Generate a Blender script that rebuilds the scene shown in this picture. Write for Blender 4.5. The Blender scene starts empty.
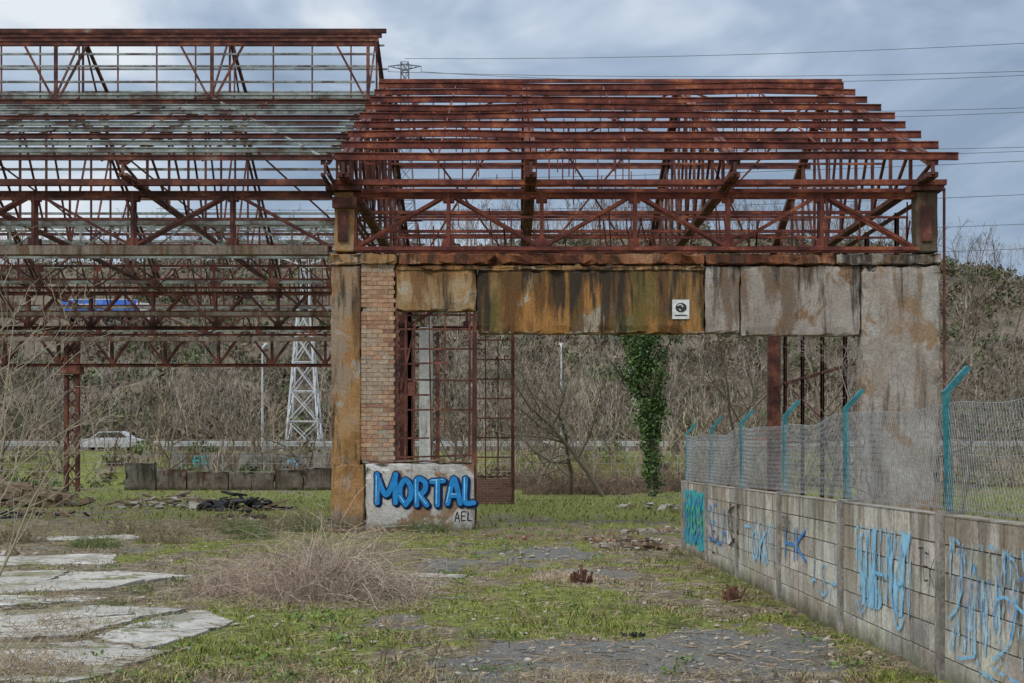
import bpy, math, numpy as np, bmesh
from mathutils import Vector
rng=np.random.default_rng(7)
CH=1.6
sc=bpy.context.scene
sc.view_settings.view_transform='Standard'; sc.view_settings.look='None'; sc.view_settings.exposure=0

# ---------------------------------------------------------------- noise
_perm=np.random.default_rng(3).random((256,256))
def vnoise(x,y):
    xi=np.floor(x).astype(int); yi=np.floor(y).astype(int)
    fx=x-xi; fy=y-yi; fx=fx*fx*(3-2*fx); fy=fy*fy*(3-2*fy)
    g=lambda a,b:_perm[a%256,b%256]
    return (g(xi,yi)*(1-fx)+g(xi+1,yi)*fx)*(1-fy)+(g(xi,yi+1)*(1-fx)+g(xi+1,yi+1)*fx)*fy
def fbm(x,y,o=4):
    x=np.asarray(x,float); y=np.asarray(y,float)
    s=0;a=.5;t=0
    for i in range(o):
        s=s+a*vnoise(x*2**i+17*i,y*2**i+31*i); t+=a; a*=.55
    return s/t
def ss(v,a,b):
    t=np.clip((v-a)/(b-a),0,1); return t*t*(3-2*t)
def H(x,y):
    x=np.asarray(x,float); y=np.asarray(y,float)
    u=x/np.maximum(y,60)
    A=np.interp(u,[-.6,-.36,-.12,.1,.26,.31,.36,.6],[34,36,40,44,42,38,36,34])+5*(fbm(x/45+9,y/45)-.5)
    near=(.10*(fbm(x*.35,y*.35)-.5)+.05*(fbm(x*1.7,y*1.7)-.5))*(1-ss(y,60,80))
    near=near*ss(np.abs(y-32.5)+np.where((x>-4.6)&(x<10),0,5),.5,2.5)
    return near+2.2*ss(y,88,97)+A*ss(y,115,300)

# ---------------------------------------------------------------- nodes
def newmat(name):
    m=bpy.data.materials.new(name); m.use_nodes=True
    nt=m.node_tree; nt.nodes.clear()
    o=nt.nodes.new('ShaderNodeOutputMaterial'); b=nt.nodes.new('ShaderNodeBsdfPrincipled')
    nt.links.new(b.outputs[0],o.inputs[0]); b.inputs['Specular IOR Level'].default_value=.25
    return m,nt,b
def L(nt,a,b): nt.links.new(a,b)
def coord(nt,scale=(1,1,1)):
    t=nt.nodes.new('ShaderNodeTexCoord'); mp=nt.nodes.new('ShaderNodeMapping')
    mp.inputs['Scale'].default_value=scale; L(nt,t.outputs['Object'],mp.inputs['Vector']); return mp.outputs[0]
def noise(nt,scale,detail=6,vec=None,rough=.6,stretch=(1,1,1),off=None,dist=0):
    n=nt.nodes.new('ShaderNodeTexNoise'); n.inputs['Scale'].default_value=scale
    n.inputs['Detail'].default_value=min(detail,5); n.inputs['Roughness'].default_value=rough
    n.inputs['Distortion'].default_value=dist
    c=vec if vec is not None else coord(nt,stretch)
    if off is not None: c.node.inputs['Location'].default_value=off
    L(nt,c,n.inputs['Vector']); return n.outputs['Fac']
def ramp(nt,fac,stops):
    r=nt.nodes.new('ShaderNodeValToRGB'); e=r.color_ramp.elements
    while len(e)<len(stops): e.new(.5)
    for i,(p,c) in enumerate(stops):
        e[i].position=p; e[i].color=tuple(c[:3])+(1,) if hasattr(c,'__len__') else (c,c,c,1)
    L(nt,fac,r.inputs[0]); return r.outputs[0]
def mix(nt,fac,a,b,mode='MIX'):
    m=nt.nodes.new('ShaderNodeMix'); m.data_type='RGBA'; m.blend_type=mode
    for s,v in ((m.inputs[0],fac),(m.inputs[6],a),(m.inputs[7],b)):
        if isinstance(v,(int,float)): s.default_value=v
        elif isinstance(v,tuple): s.default_value=v[:3]+(1,)
        else: L(nt,v,s)
    return m.outputs[2]
def math_(nt,op,a,b=0.0,clamp=False):
    m=nt.nodes.new('ShaderNodeMath'); m.operation=op; m.use_clamp=clamp
    for s,v in ((m.inputs[0],a),(m.inputs[1],b)):
        if isinstance(v,(int,float)): s.default_value=v
        else: L(nt,v,s)
    return m.outputs[0]
def bump(nt,b,h,strength=.4,dist=.02):
    n=nt.nodes.new('ShaderNodeBump'); n.inputs['Strength'].default_value=strength; n.inputs['Distance'].default_value=dist
    L(nt,h,n.inputs['Height']); L(nt,n.outputs[0],b.inputs['Normal'])
def zpos(nt):
    t=nt.nodes.new('ShaderNodeTexCoord'); s=nt.nodes.new('ShaderNodeSeparateXYZ'); L(nt,t.outputs['Object'],s.inputs[0]); return s.outputs

def m_noise(name,stops,scale=2,rough=.85,bs=.3,stretch=(1,1,1),fine=30,bd=.01):
    m,nt,b=newmat(name)
    c=ramp(nt,noise(nt,scale,8,stretch=stretch,rough=.68),stops)
    f=noise(nt,fine,3)
    c=mix(nt,1.0,c,ramp(nt,f,[(.3,.65),(.7,1.3)]),'MULTIPLY')
    L(nt,c,b.inputs['Base Color']); b.inputs['Roughness'].default_value=rough
    if bs>.15: bump(nt,b,f,bs,bd)
    return m
def m_attr(name,rough=.9):
    m,nt,b=newmat(name)
    a=nt.nodes.new('ShaderNodeAttribute'); a.attribute_name='Col'
    L(nt,a.outputs['Color'],b.inputs['Base Color']); b.inputs['Roughness'].default_value=rough; return m
def m_attrn(name,rough=.9):
    m,nt,b=newmat(name)
    a=nt.nodes.new('ShaderNodeAttribute'); a.attribute_name='Col'
    f=noise(nt,14,7,rough=.7)
    c=mix(nt,1.0,a.outputs['Color'],ramp(nt,f,[(.3,.6),(.7,1.3)]),'MULTIPLY')
    L(nt,c,b.inputs['Base Color']); b.inputs['Roughness'].default_value=rough; bump(nt,b,f,.5,.015); return m
def m_concrete(name,stops,stain=(.10,.055,.025),s0=.5,s1=.6,ztop=6.4,zk=0.0,moss=0.0,off=(0,0,0),patch=None,pt=(.55,.6),dark=(.03,.026,.02),dk=.7,bs=.5,bn=1.5,extra=None,spall=None,green=None,et=(.44,.56)):
    m,nt,b=newmat(name)
    c=ramp(nt,noise(nt,1.1,9,off=off,rough=.65),stops)
    z=zpos(nt)[2]
    grad=math_(nt,'MULTIPLY',math_(nt,'SUBTRACT',z,ztop),zk)
    if extra: c=mix(nt,ramp(nt,noise(nt,.7,7,off=(off[0]+40,3,1),rough=.65),[(et[0],0.),(et[1],1.)]),c,extra)
    if patch:
        c=mix(nt,ramp(nt,noise(nt,.9,10,off=(off[0]+7,off[1],off[2]),rough=.7,dist=.5),[(pt[0],0.),(pt[1],1.)]),c,patch)
    st=math_(nt,'ADD',noise(nt,1.6,8,stretch=(1,1,.16),off=(off[0]+3,0,0),rough=.7),grad)
    c=mix(nt,ramp(nt,st,[(s0,0.),(s1,.85)]),c,stain)
    if green: c=mix(nt,ramp(nt,noise(nt,1.3,7,stretch=(1,1,.3),off=(off[0]+23,0,0),rough=.7),[(.52,0.),(.62,.8)]),c,green)
    st2=math_(nt,'ADD',noise(nt,4.2,7,stretch=(1,1,.10),off=(off[0]+13,0,0),rough=.65),math_(nt,'MULTIPLY',grad,1.3))
    c=mix(nt,ramp(nt,st2,[(s1-.05,0.),(s1+.04,dk)]),c,dark)
    if spall is not None:
        g=math_(nt,'ADD',math_(nt,'MULTIPLY',math_(nt,'SUBTRACT',spall,z),1.6),noise(nt,2.2,9,rough=.75))
        c=mix(nt,ramp(nt,g,[(.40,0.),(.43,.85)]),c,(.33,.29,.24))
    f=noise(nt,22,6,rough=.7); c=mix(nt,1.0,c,ramp(nt,f,[(.3,.66),(.7,1.28)]),'MULTIPLY')
    if moss>0:
        g=math_(nt,'ADD',math_(nt,'MULTIPLY',z,-1.2/moss),noise(nt,3,8,rough=.7))
        c=mix(nt,ramp(nt,g,[(.0,0.),(.5,.9)]),c,(.06,.06,.03))
    L(nt,c,b.inputs['Base Color']); b.inputs['Roughness'].default_value=.92
    h=math_(nt,'ADD',f,math_(nt,'MULTIPLY',noise(nt,4,8,rough=.7),bn)); bump(nt,b,h,bs,.02); return m
def m_paint(name,col,wear=.0,rough=.6,ns=7,stretch=(1,1,1)):
    m,nt,b=newmat(name)
    c=mix(nt,1.0,col,ramp(nt,noise(nt,9,5),[(.3,.75),(.7,1.2)]),'MULTIPLY')
    L(nt,c,b.inputs['Base Color']); b.inputs['Roughness'].default_value=rough
    if wear>0:
        o=[n for n in nt.nodes if n.type=='OUTPUT_MATERIAL'][0]
        t=nt.nodes.new('ShaderNodeBsdfTransparent'); mx=nt.nodes.new('ShaderNodeMixShader')
        th=.33+.34*wear
        L(nt,ramp(nt,noise(nt,ns,8,rough=.72,stretch=stretch),[(th-.02,1.),(th+.04,0.)]),mx.inputs[0])
        L(nt,b.outputs[0],mx.inputs[1]); L(nt,t.outputs[0],mx.inputs[2]); L(nt,mx.outputs[0],o.inputs[0])
    return m

# ---------------------------------------------------------------- mesh tools
def mesh_np(name,V,F,mat,parent=None,col=None,smooth=False):
    V=np.asarray(V,np.float32); F=np.asarray(F,np.int32)
    me=bpy.data.meshes.new(name); me.vertices.add(len(V)); me.vertices.foreach_set('co',V.ravel())
    k=F.shape[1]; me.loops.add(F.size); me.loops.foreach_set('vertex_index',F.ravel())
    me.polygons.add(len(F)); me.polygons.foreach_set('loop_start',np.arange(len(F),dtype=np.int32)*k)
    me.polygons.foreach_set('use_smooth',np.full(len(F),bool(smooth)))
    me.update(calc_edges=True)
    if col is not None:
        a=me.attributes.new('Col','FLOAT_COLOR','POINT'); c=np.ones((len(V),4),np.float32); c[:,:3]=col; a.data.foreach_set('color',c.ravel())
    me.materials.append(mat); o=bpy.data.objects.new(name,me); sc.collection.objects.link(o)
    if parent: o.parent=parent
    return o
def empty(name):
    o=bpy.data.objects.new(name,None); sc.collection.objects.link(o); return o
class MB:
    def __init__(s): s.v=[]; s.f=[]; s.n=0; s.c=[]
    def add(s,V,F,c=None):
        s.v.append(np.asarray(V,float)); s.f.append(np.asarray(F)+s.n); s.n+=len(V)
        if c is not None: s.c.append(np.tile(np.array(c,float),(len(V),1)))
    def box(s,x0,x1,y0,y1,z0,z1,j=0,c=None):
        V=np.array([[x,y,z] for z in(z0,z1) for y in(y0,y1) for x in(x0,x1)],float)
        if j: V+=rng.uniform(-j,j,V.shape)
        s.add(V,[[0,2,3,1],[4,5,7,6],[0,1,5,4],[2,6,7,3],[0,4,6,2],[1,3,7,5]],c)
    def bar(s,p,q,w=.1,h=None):
        h=h or w; p=np.array(p,float); q=np.array(q,float); d=q-p; l=np.linalg.norm(d)
        if l<1e-6: return
        d/=l; up=np.array([0,0,1.]) if abs(d[2])<.95 else np.array([0,1.,0])
        a=np.cross(d,up); a/=np.linalg.norm(a); b=np.cross(a,d)
        o=[-a*w/2-b*h/2,a*w/2-b*h/2,a*w/2+b*h/2,-a*w/2+b*h/2]
        s.add([p+x for x in o]+[q+x for x in o],[[3,2,1,0],[4,5,6,7],[0,1,5,4],[1,2,6,5],[2,3,7,6],[3,0,4,7]])
    def angle(s,p,q,w=.1,t=.02):
        p=np.array(p,float);q=np.array(q,float)
        s.bar(p,q,w,t); off=np.array([0,0,-w/2+.001]) if abs((q-p)[2])<.7*np.linalg.norm(q-p) else np.array([0,w/2,0])
        s.bar(p+off,q+off,t,w)
    def chan(s,p,q,w=.08,h=.16,t=.02):
        p=np.array(p,float);q=np.array(q,float); z=np.array([0,0,h/2])
        s.bar(p,q,t,h-t*2); s.bar(p+z,q+z,w,t); s.bar(p-z,q-z,w,t)
    def make(s,name,mat,parent=None): return mesh_np(name,np.concatenate(s.v),np.concatenate(s.f),mat,parent,np.concatenate(s.c) if s.c else None)
def tubes(P0,P1,R0,R1,sides=3):
    P0=np.asarray(P0,float);P1=np.asarray(P1,float);R0=np.asarray(R0,float);R1=np.asarray(R1,float)
    d=P1-P0; d/=np.maximum(np.linalg.norm(d,axis=1,keepdims=True),1e-9)
    up=np.where(np.abs(d[:,2:3])<.9,np.array([[0,0,1.]]),np.array([[1.,0,0]]))
    a=np.cross(d,up); a/=np.linalg.norm(a,axis=1,keepdims=True); b=np.cross(a,d)
    n=len(P0); V=np.zeros((n,2*sides,3))
    if sides==2:
        V[:,0]=P0-a*R0[:,None];V[:,1]=P0+a*R0[:,None];V[:,2]=P1-a*R1[:,None];V[:,3]=P1+a*R1[:,None]
        F=np.array([[0,1,3,2]])
    else:
        for i in range(sides):
            t=2*math.pi*i/sides; o=a*math.cos(t)+b*math.sin(t)
            V[:,i]=P0+o*R0[:,None]; V[:,sides+i]=P1+o*R1[:,None]
        F=np.array([[i,(i+1)%sides,sides+(i+1)%sides,sides+i] for i in range(sides)])
    FF=(F[None]+(np.arange(n)*2*sides)[:,None,None]).reshape(-1,4)
    return V.reshape(-1,3),FF
def cat(parts):
    Vs=[];Fs=[];n=0
    for V,F in parts: Vs.append(V);Fs.append(F+n);n+=len(V)
    return np.concatenate(Vs),np.concatenate(Fs)
def grow_tree(seed,h=8,r=.12,levels=3,nb=(10,5,4),spread=.9,wander=.14,lenf=.5,start=.25,nseg=(6,4,3,2),up=.12,lean=(0,0)):
    R=np.random.default_rng(seed); out=[]
    def br(p,d,l,r0,lv):
        n=nseg[min(lv,len(nseg)-1)]; pts=[p]; rs=[r0]
        for i in range(n):
            d=d+R.normal(0,wander,3)+np.array([0,0,up if lv else .05]); d/=np.linalg.norm(d)
            p=p+d*l/n; rr=r0*(1-.8*(i+1)/n); out.append((pts[-1],p,rs[-1],rr,lv)); pts.append(p); rs.append(rr)
        if lv<levels:
            k=nb[lv]
            for j in range(k):
                t=start+(1-start)*(j+R.random())/k if lv==0 else .15+.85*(j+R.random())/k
                f=min(t,.999)*n; i=int(f); q=pts[i]+(pts[i+1]-pts[i])*(f-i)
                ax=pts[i+1]-pts[i]; ax=ax/np.linalg.norm(ax)
                s=R.normal(0,1,3); s-=ax*s.dot(ax); s/=np.linalg.norm(s)
                dd=ax*(1-spread*.55)+s*spread; dd/=np.linalg.norm(dd)
                br(q,dd,l*lenf*(1.15-.55*t)*R.uniform(.7,1.2),max(rs[i]*.6,.004),lv+1)
    d0=np.array([lean[0],lean[1],1.]); br(np.zeros(3),d0/np.linalg.norm(d0),h,r,0)
    return out
def segs_mesh(out,minr=.0,s0=5,s1=3,s2=2):
    parts=[]
    for lo,hi,s in ((0,0,s0),(1,1,s1),(2,9,s2)):
        q=[o for o in out if lo<=o[4]<=hi]
        if q: parts.append(tubes([o[0] for o in q],[o[1] for o in q],[max(o[2],minr) for o in q],[max(o[3],minr*.8) for o in q],s))
    return cat(parts)
def replicate(templates,pos,scale,rot,tint):
    parts=[];cols=[]
    pick=rng.integers(0,len(templates),len(pos))
    for t,(V,F) in enumerate(templates):
        id=np.where(pick==t)[0]
        if len(id)==0: continue
        c=np.cos(rot[id])[:,None];s=np.sin(rot[id])[:,None]; S=scale[id][:,None]
        X=(V[None,:,0]*c-V[None,:,1]*s)*S+pos[id,0:1]; Y=(V[None,:,0]*s+V[None,:,1]*c)*S+pos[id,1:2]; Z=V[None,:,2]*S+pos[id,2:3]
        VV=np.stack([X,Y,Z],2).reshape(-1,3)
        FF=(F[None]+(np.arange(len(id))*len(V))[:,None,None]).reshape(-1,F.shape[1])
        parts.append((VV,FF)); cols.append(np.repeat(tint[id],len(V),axis=0))
    V,F=cat(parts); return V,F,np.concatenate(cols)
def leafcloud(n,cx,rad,size,R=rng,flat=.6):
    P=R.normal(0,1,(n,3)); P/=np.linalg.norm(P,axis=1,keepdims=True); P*= (R.random((n,1))**.45); P=P*np.array(rad)+np.array(cx)
    a=R.normal(0,1,(n,3)); a/=np.linalg.norm(a,axis=1,keepdims=True); b=R.normal(0,1,(n,3)); b=np.cross(a,b); b/=np.linalg.norm(b,axis=1,keepdims=True)
    s=size*R.uniform(.5,1.3,(n,1)); V=np.stack([P-a*s,P-b*s*flat,P+a*s,P+b*s*flat],1).reshape(-1,3)
    return V,np.arange(4*n).reshape(-1,4)

# ---------------------------------------------------------------- camera, sun, world
cam=bpy.data.cameras.new('camera'); co=bpy.data.objects.new('camera',cam); sc.collection.objects.link(co); sc.camera=co
co.location=(0,0,CH); co.rotation_euler=(math.pi/2,0,0); cam.lens=50; cam.sensor_width=36; cam.shift_y=118.5/1024; cam.clip_end=5000; cam.clip_start=.1
sun=bpy.data.lights.new('sun','SUN'); sun.energy=1.5; sun.angle=math.radians(11); sun.color=(1,.94,.85)
so=bpy.data.objects.new('sun',sun); sc.collection.objects.link(so)
az=math.radians(212); el=math.radians(48)
sd=Vector((math.sin(az)*math.cos(el),math.cos(az)*math.cos(el),math.sin(el)))
so.rotation_euler=sd.to_track_quat('Z','Y').to_euler()
w=bpy.data.worlds.new('World'); sc.world=w; w.use_nodes=True; nt=w.node_tree; nt.nodes.clear()
wo=nt.nodes.new('ShaderNodeOutputWorld'); bg=nt.nodes.new('ShaderNodeBackground'); L(nt,bg.outputs[0],wo.inputs[0]); bg.inputs[1].default_value=.1
sky=nt.nodes.new('ShaderNodeTexSky'); sky.sky_type='NISHITA'; sky.sun_disc=False; sky.sun_elevation=el; sky.sun_rotation=az
tc=nt.nodes.new('ShaderNodeTexCoord'); mp=nt.nodes.new('ShaderNodeMapping'); mp.inputs['Scale'].default_value=(1,1,2.4); mp.inputs['Location'].default_value=(.35,.1,.4)
L(nt,tc.outputs['Generated'],mp.inputs[0])
n1=noise(nt,3.4,8,vec=mp.outputs[0],rough=.55,dist=.5)
sx=nt.nodes.new('ShaderNodeSeparateXYZ'); L(nt,tc.outputs['Generated'],sx.inputs[0])
n1=math_(nt,'ADD',n1,math_(nt,'MULTIPLY',sx.outputs[0],-.16))
cl=ramp(nt,n1,[(.36,(2.7,3.6,4.9)),(.45,(3.9,4.9,6.3)),(.52,(5.7,6.6,7.8)),(.60,(8.4,8.9,9.4))])
m=nt.nodes.new('ShaderNodeMapRange'); m.interpolation_type='SMOOTHSTEP'; L(nt,sx.outputs[2],m.inputs[0])
m.inputs[1].default_value=.33; m.inputs[2].default_value=.95; m.inputs[3].default_value=1.0; m.inputs[4].default_value=3.5
cl2=nt.nodes.new('ShaderNodeVectorMath'); cl2.operation='SCALE'; L(nt,cl,cl2.inputs[0]); L(nt,m.outputs[0],cl2.inputs['Scale'])
L(nt,mix(nt,.9,sky.outputs[0],cl2.outputs[0]),bg.inputs[0])

# ---------------------------------------------------------------- materials
M_rust=m_noise('rusted_steel',[(.3,(.042,.016,.014)),(.43,(.105,.032,.025)),(.55,(.185,.055,.036)),(.68,(.37,.13,.06))],1.6,.85,.4)
M_rustd=m_noise('dark_rusted_steel',[(.3,(.03,.016,.014)),(.5,(.09,.034,.027)),(.64,(.20,.075,.045)),(.75,(.24,.2,.17))],1.6,.85,.4)
M_grey=m_noise('weathered_painted_steel',[(.32,(.11,.045,.035)),(.43,(.12,.10,.085)),(.52,(.22,.24,.215)),(.7,(.38,.41,.38))],1.2,.8,.3)
M_lint=m_concrete('stained_lintel_concrete',[(.3,(.14,.085,.03)),(.5,(.25,.155,.065)),(.7,(.38,.27,.15))],stain=(.10,.048,.018),s0=.46,s1=.54,ztop=5.2,zk=.06,patch=(.36,.30,.22),pt=(.58,.62),off=(0,0,0),dk=.9,extra=(.33,.16,.05),spall=4.42,green=(.095,.085,.025))
M_lintw=m_concrete('stained_lintel_concrete_pale',[(.3,(.20,.125,.06)),(.5,(.32,.215,.105)),(.7,(.40,.31,.20))],stain=(.16,.075,.028),s0=.48,s1=.57,ztop=5.2,zk=.05,patch=(.36,.30,.22),pt=(.58,.62),off=(14,0,0),dk=.8,extra=(.32,.17,.065))
M_lint2=m_concrete('grey_lintel_concrete',[(.3,(.19,.155,.13)),(.5,(.30,.26,.22)),(.7,(.40,.365,.32))],stain=(.15,.10,.065),s0=.49,s1=.57,ztop=5.2,zk=.04,off=(21,0,0),dk=.8,patch=(.21,.13,.075),pt=(.55,.60))
M_pil=m_concrete('ochre_stained_concrete',[(.3,(.19,.10,.035)),(.48,(.32,.175,.07)),(.7,(.37,.245,.135))],stain=(.12,.06,.026),s0=.51,s1=.60,off=(5,2,0),patch=(.33,.29,.24),pt=(.60,.66),moss=1.0,dk=.85,extra=(.27,.20,.14),et=(.54,.62))
M_pilr=m_concrete('pale_plaster_concrete',[(.3,(.24,.21,.18)),(.5,(.34,.31,.27)),(.7,(.45,.42,.38))],stain=(.18,.125,.08),s0=.51,s1=.61,off=(31,5,2),patch=(.27,.18,.11),pt=(.55,.62),dk=.7,extra=(.29,.24,.195))
M_ledge=m_concrete('rusty_ledge_concrete',[(.3,(.10,.035,.016)),(.5,(.24,.09,.04)),(.7,(.38,.22,.12))],stain=(.08,.025,.015),s0=.47,s1=.56,off=(11,4,0),bn=3)
M_plast=m_concrete('peeling_white_plaster',[(.3,(.31,.29,.26)),(.5,(.43,.41,.375)),(.7,(.52,.50,.47))],stain=(.22,.17,.11),s0=.53,s1=.65,off=(2,8,0),patch=(.24,.14,.085),pt=(.55,.59),moss=.5,dk=.5)
M_white=m_concrete('peeling_column_paint',[(.3,(.4,.4,.38)),(.6,(.6,.6,.57))],stain=(.2,.15,.1),s0=.52,s1=.6,dk=.3)
M_dkpil=m_concrete('dark_stained_concrete',[(.3,(.07,.05,.035)),(.6,(.17,.13,.09))],off=(9,1,0))
M_brickp=m_attrn('pale_bricks'); M_pmort=m_noise('pale_mortar',[(.3,(.22,.18,.14)),(.7,(.34,.29,.23))],4)
def m_brick(name,c1,c2,mort,sc_=4.0):
    m,nt,b=newmat(name); z=zpos(nt); cb=nt.nodes.new('ShaderNodeCombineXYZ'); L(nt,z[0],cb.inputs[0]); L(nt,z[2],cb.inputs[1])
    br=nt.nodes.new('ShaderNodeTexBrick'); L(nt,cb.outputs[0],br.inputs['Vector']); br.inputs['Scale'].default_value=sc_
    br.inputs['Color1'].default_value=c1+(1,); br.inputs['Color2'].default_value=c2+(1,); br.inputs['Mortar'].default_value=mort+(1,)
    br.inputs['Mortar Size'].default_value=.03; br.inputs['Brick Width'].default_value=1.0; br.inputs['Row Height'].default_value=.35; br.inputs['Mortar Smooth'].default_value=.3
    f=noise(nt,20,5); c=mix(nt,1.0,br.outputs[0],ramp(nt,f,[(.3,.6),(.7,1.3)]),'MULTIPLY')
    L(nt,c,b.inputs['Base Color']); b.inputs['Roughness'].default_value=.92
    bump(nt,b,math_(nt,'SUBTRACT',math_(nt,'MULTIPLY',f,.4),br.outputs['Fac']),.6,.015); return m
M_brickd=m_brick('dark_brick',(.15,.07,.045),(.22,.11,.075),(.2,.17,.14))

# ---------------------------------------------------------------- ground
slabs=[
 [(-6.9,16.9),(-5.1,17.6),(-4.4,19.6),(-5.6,20.6),(-8.5,19.9)],
 [(-6.6,14.6),(-5.1,15.5),(-4.55,17.2),(-5.2,17.4),(-7.2,16.4)],
 [(-5.2,12.6),(-3.9,12.9),(-3.45,15.0),(-4.5,15.3),(-6.3,14.3)],
 [(-3.8,12.8),(-3.1,12.1),(-2.7,13.9),(-3.3,14.8)],
 [(-4.5,10.3),(-3.2,10.1),(-2.85,11.9),(-3.75,12.6),(-4.9,12.2)],
 [(-8.0,21.6),(-6.2,21.9),(-6.6,23.6),(-9.5,23.4)],
 [(-9.5,27.5),(-7.2,27.8),(-7.8,29.2),(-10.2,29)],
 [(-1.5,19.3),(-.7,19.25),(-.65,19.8),(-1.4,19.9)]]
def inpoly(x,y,P):
    ins=np.zeros(x.shape,bool); n=len(P)
    for i in range(n):
        x1,y1=P[i];x2,y2=P[(i+1)%n]
        c=((y1>y)!=(y2>y))&(x<(x2-x1)*(y-y1)/(y2-y1+1e-12)+x1); ins^=c
    return ins
def blob(x,y,cx,cy,rx,ry): return np.exp(-(((x-cx)/rx)**2+((y-cy)/ry)**2))
def masks(x,y):
    n=fbm(x*.9,y*.5,5); n2=fbm(x*2.3+40,y*1.5+3,4)
    asp=1.5*blob(x,y,.9,11.3,1.9,2.0)+.8*blob(x,y,-1.1,13.9,.9,1.0)+.8*blob(x,y,.1,23.5,2.3,3.4)+.6*blob(x,y,1.9,19,1.0,2)+.6*blob(x,y,-.6,18,.6,1.5)+.5*blob(x,y,-7,25,2.5,1.5)
    asp=ss(asp+(n-.5)*1.7+(n2-.5)*1.0,.5,.8)
    grn=.42+.55*blob(x,y,1.9,13.8,1.3,.9)+.45*blob(x,y,.3,16,1.2,2)+.4*blob(x,y,-2.2,13,1.1,3)+.3*ss(y,34,44)+.5*blob(x,y,1,50,6,14)+.4*blob(x,y,3,12,.7,5)+.3*blob(x,y,-4,26,4,3)+.35*blob(x,y,3,22,1.5,5)-.35*blob(x,y,-3,17,2,2)
    grn=ss(grn+(n2-.5)*1.6+(fbm(x*.35+7,y*.25)-.5)*1.1,.3,.8)*(1-asp*.9)
    grn=np.where(y>105,.12,grn)
    return grn,asp
def axis(lo,hi,step,far_lo,far_hi,g=1.07):
    a=list(np.arange(lo,hi,step)); s=step; v=hi
    while v<far_hi: a.append(v); s=min(s*g,60) ; v+=s
    s=step; v=lo-step; pre=[]
    while v>far_lo: pre.append(v); s=min(s*g,60); v-=s
    return np.array(pre[::-1]+a)
xs=axis(-11,8,.11,-2500,2500); ys=axis(8.5,36,.12,-400,3500,1.04)
X,Y=np.meshgrid(xs,ys); Z=H(X,Y)
g,a=masks(X,Y)
near=(Y<40)&(Y>5)
Z=Z+np.where(near,(.035*(fbm(X*4,Y*4,3)-.5))*(1-.8*a),0)
nx,ny=len(xs),len(ys); I=np.arange(nx*ny).reshape(ny,nx)
Fg=np.stack([I[:-1,:-1],I[:-1,1:],I[1:,1:],I[1:,:-1]],2).reshape(-1,4)
hill=ss(Y,108,125)
gcol=np.stack([g.ravel(),a.ravel(),hill.ravel()],1)
m,nt,b=newmat('yard_soil_moss_gravel')
at=nt.nodes.new('ShaderNodeAttribute'); at.attribute_name='Col'; sp=nt.nodes.new('ShaderNodeSeparateColor'); L(nt,at.outputs['Color'],sp.inputs[0])
f1=noise(nt,3,9,rough=.72); f2=noise(nt,28,6,rough=.7); f3=noise(nt,110,2)
soil=ramp(nt,f1,[(.3,(.05,.038,.024)),(.44,(.125,.095,.058)),(.56,(.215,.17,.105)),(.7,(.34,.29,.205))])
grn=ramp(nt,noise(nt,5,9,rough=.75),[(.3,(.06,.065,.012)),(.5,(.155,.165,.032)),(.7,(.27,.255,.065))])
aspc=ramp(nt,noise(nt,60,3,rough=.8),[(.3,(.06,.058,.056)),(.5,(.13,.125,.115)),(.7,(.28,.265,.24))])
aspc=mix(nt,ramp(nt,noise(nt,1.7,7,rough=.7),[(.42,0.),(.6,.6)]),aspc,(.18,.155,.11))
gm=ramp(nt,math_(nt,'ADD',sp.outputs[0],math_(nt,'MULTIPLY',math_(nt,'SUBTRACT',noise(nt,9,8,rough=.8),.5),1.8)),[(.38,0.),(.6,1.)])
am=ramp(nt,math_(nt,'ADD',sp.outputs[1],math_(nt,'MULTIPLY',math_(nt,'SUBTRACT',noise(nt,6,8,rough=.8),.5),1.8)),[(.42,0.),(.6,1.)])
c=mix(nt,gm,soil,grn); c=mix(nt,am,c,aspc)
hc=ramp(nt,noise(nt,.10,10,rough=.75),[(.3,(.05,.042,.024)),(.45,(.105,.08,.05)),(.58,(.155,.12,.078)),(.72,(.085,.095,.04))])
c=mix(nt,sp.outputs[2],c,hc)
c=mix(nt,1.0,c,ramp(nt,f2,[(.28,.4),(.5,1.),(.72,1.6)]),'MULTIPLY'); c=mix(nt,1.0,c,ramp(nt,f3,[(.3,.6),(.7,1.35)]),'MULTIPLY')
L(nt,c,b.inputs['Base Color']); b.inputs['Roughness'].default_value=.95
bump(nt,b,math_(nt,'ADD',f2,math_(nt,'MULTIPLY',f3,.35)),.9,.045)
mesh_np('ground',np.stack([X.ravel(),Y.ravel(),Z.ravel()],1),Fg,m,None,gcol,True)

M_slab=m_concrete('broken_slab_concrete',[(.3,(.22,.20,.165)),(.5,(.34,.31,.265)),(.7,(.44,.41,.36))],stain=(.17,.145,.095),s0=.52,s1=.62,off=(3,3,3),patch=(.15,.14,.07),pt=(.55,.61),dk=.5,bn=2.5)
sl=empty('concrete_paving'); si=0
def cutpoly(P,c,n,gap):
    out=[]
    for sgn in (1,-1):
        Q=[];m_=len(P)
        f=lambda p:sgn*((p[0]-c[0])*n[0]+(p[1]-c[1])*n[1])-gap
        for i in range(m_):
            a_,b_=P[i],P[(i+1)%m_]; fa,fb=f(a_),f(b_)
            if fa>=0: Q.append(a_)
            if (fa>=0)!=(fb>=0):
                t=fa/(fa-fb); Q.append((a_[0]+(b_[0]-a_[0])*t,a_[1]+(b_[1]-a_[1])*t))
        if len(Q)>2: out.append(Q)
    return out
R2=np.random.default_rng(5)
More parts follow.
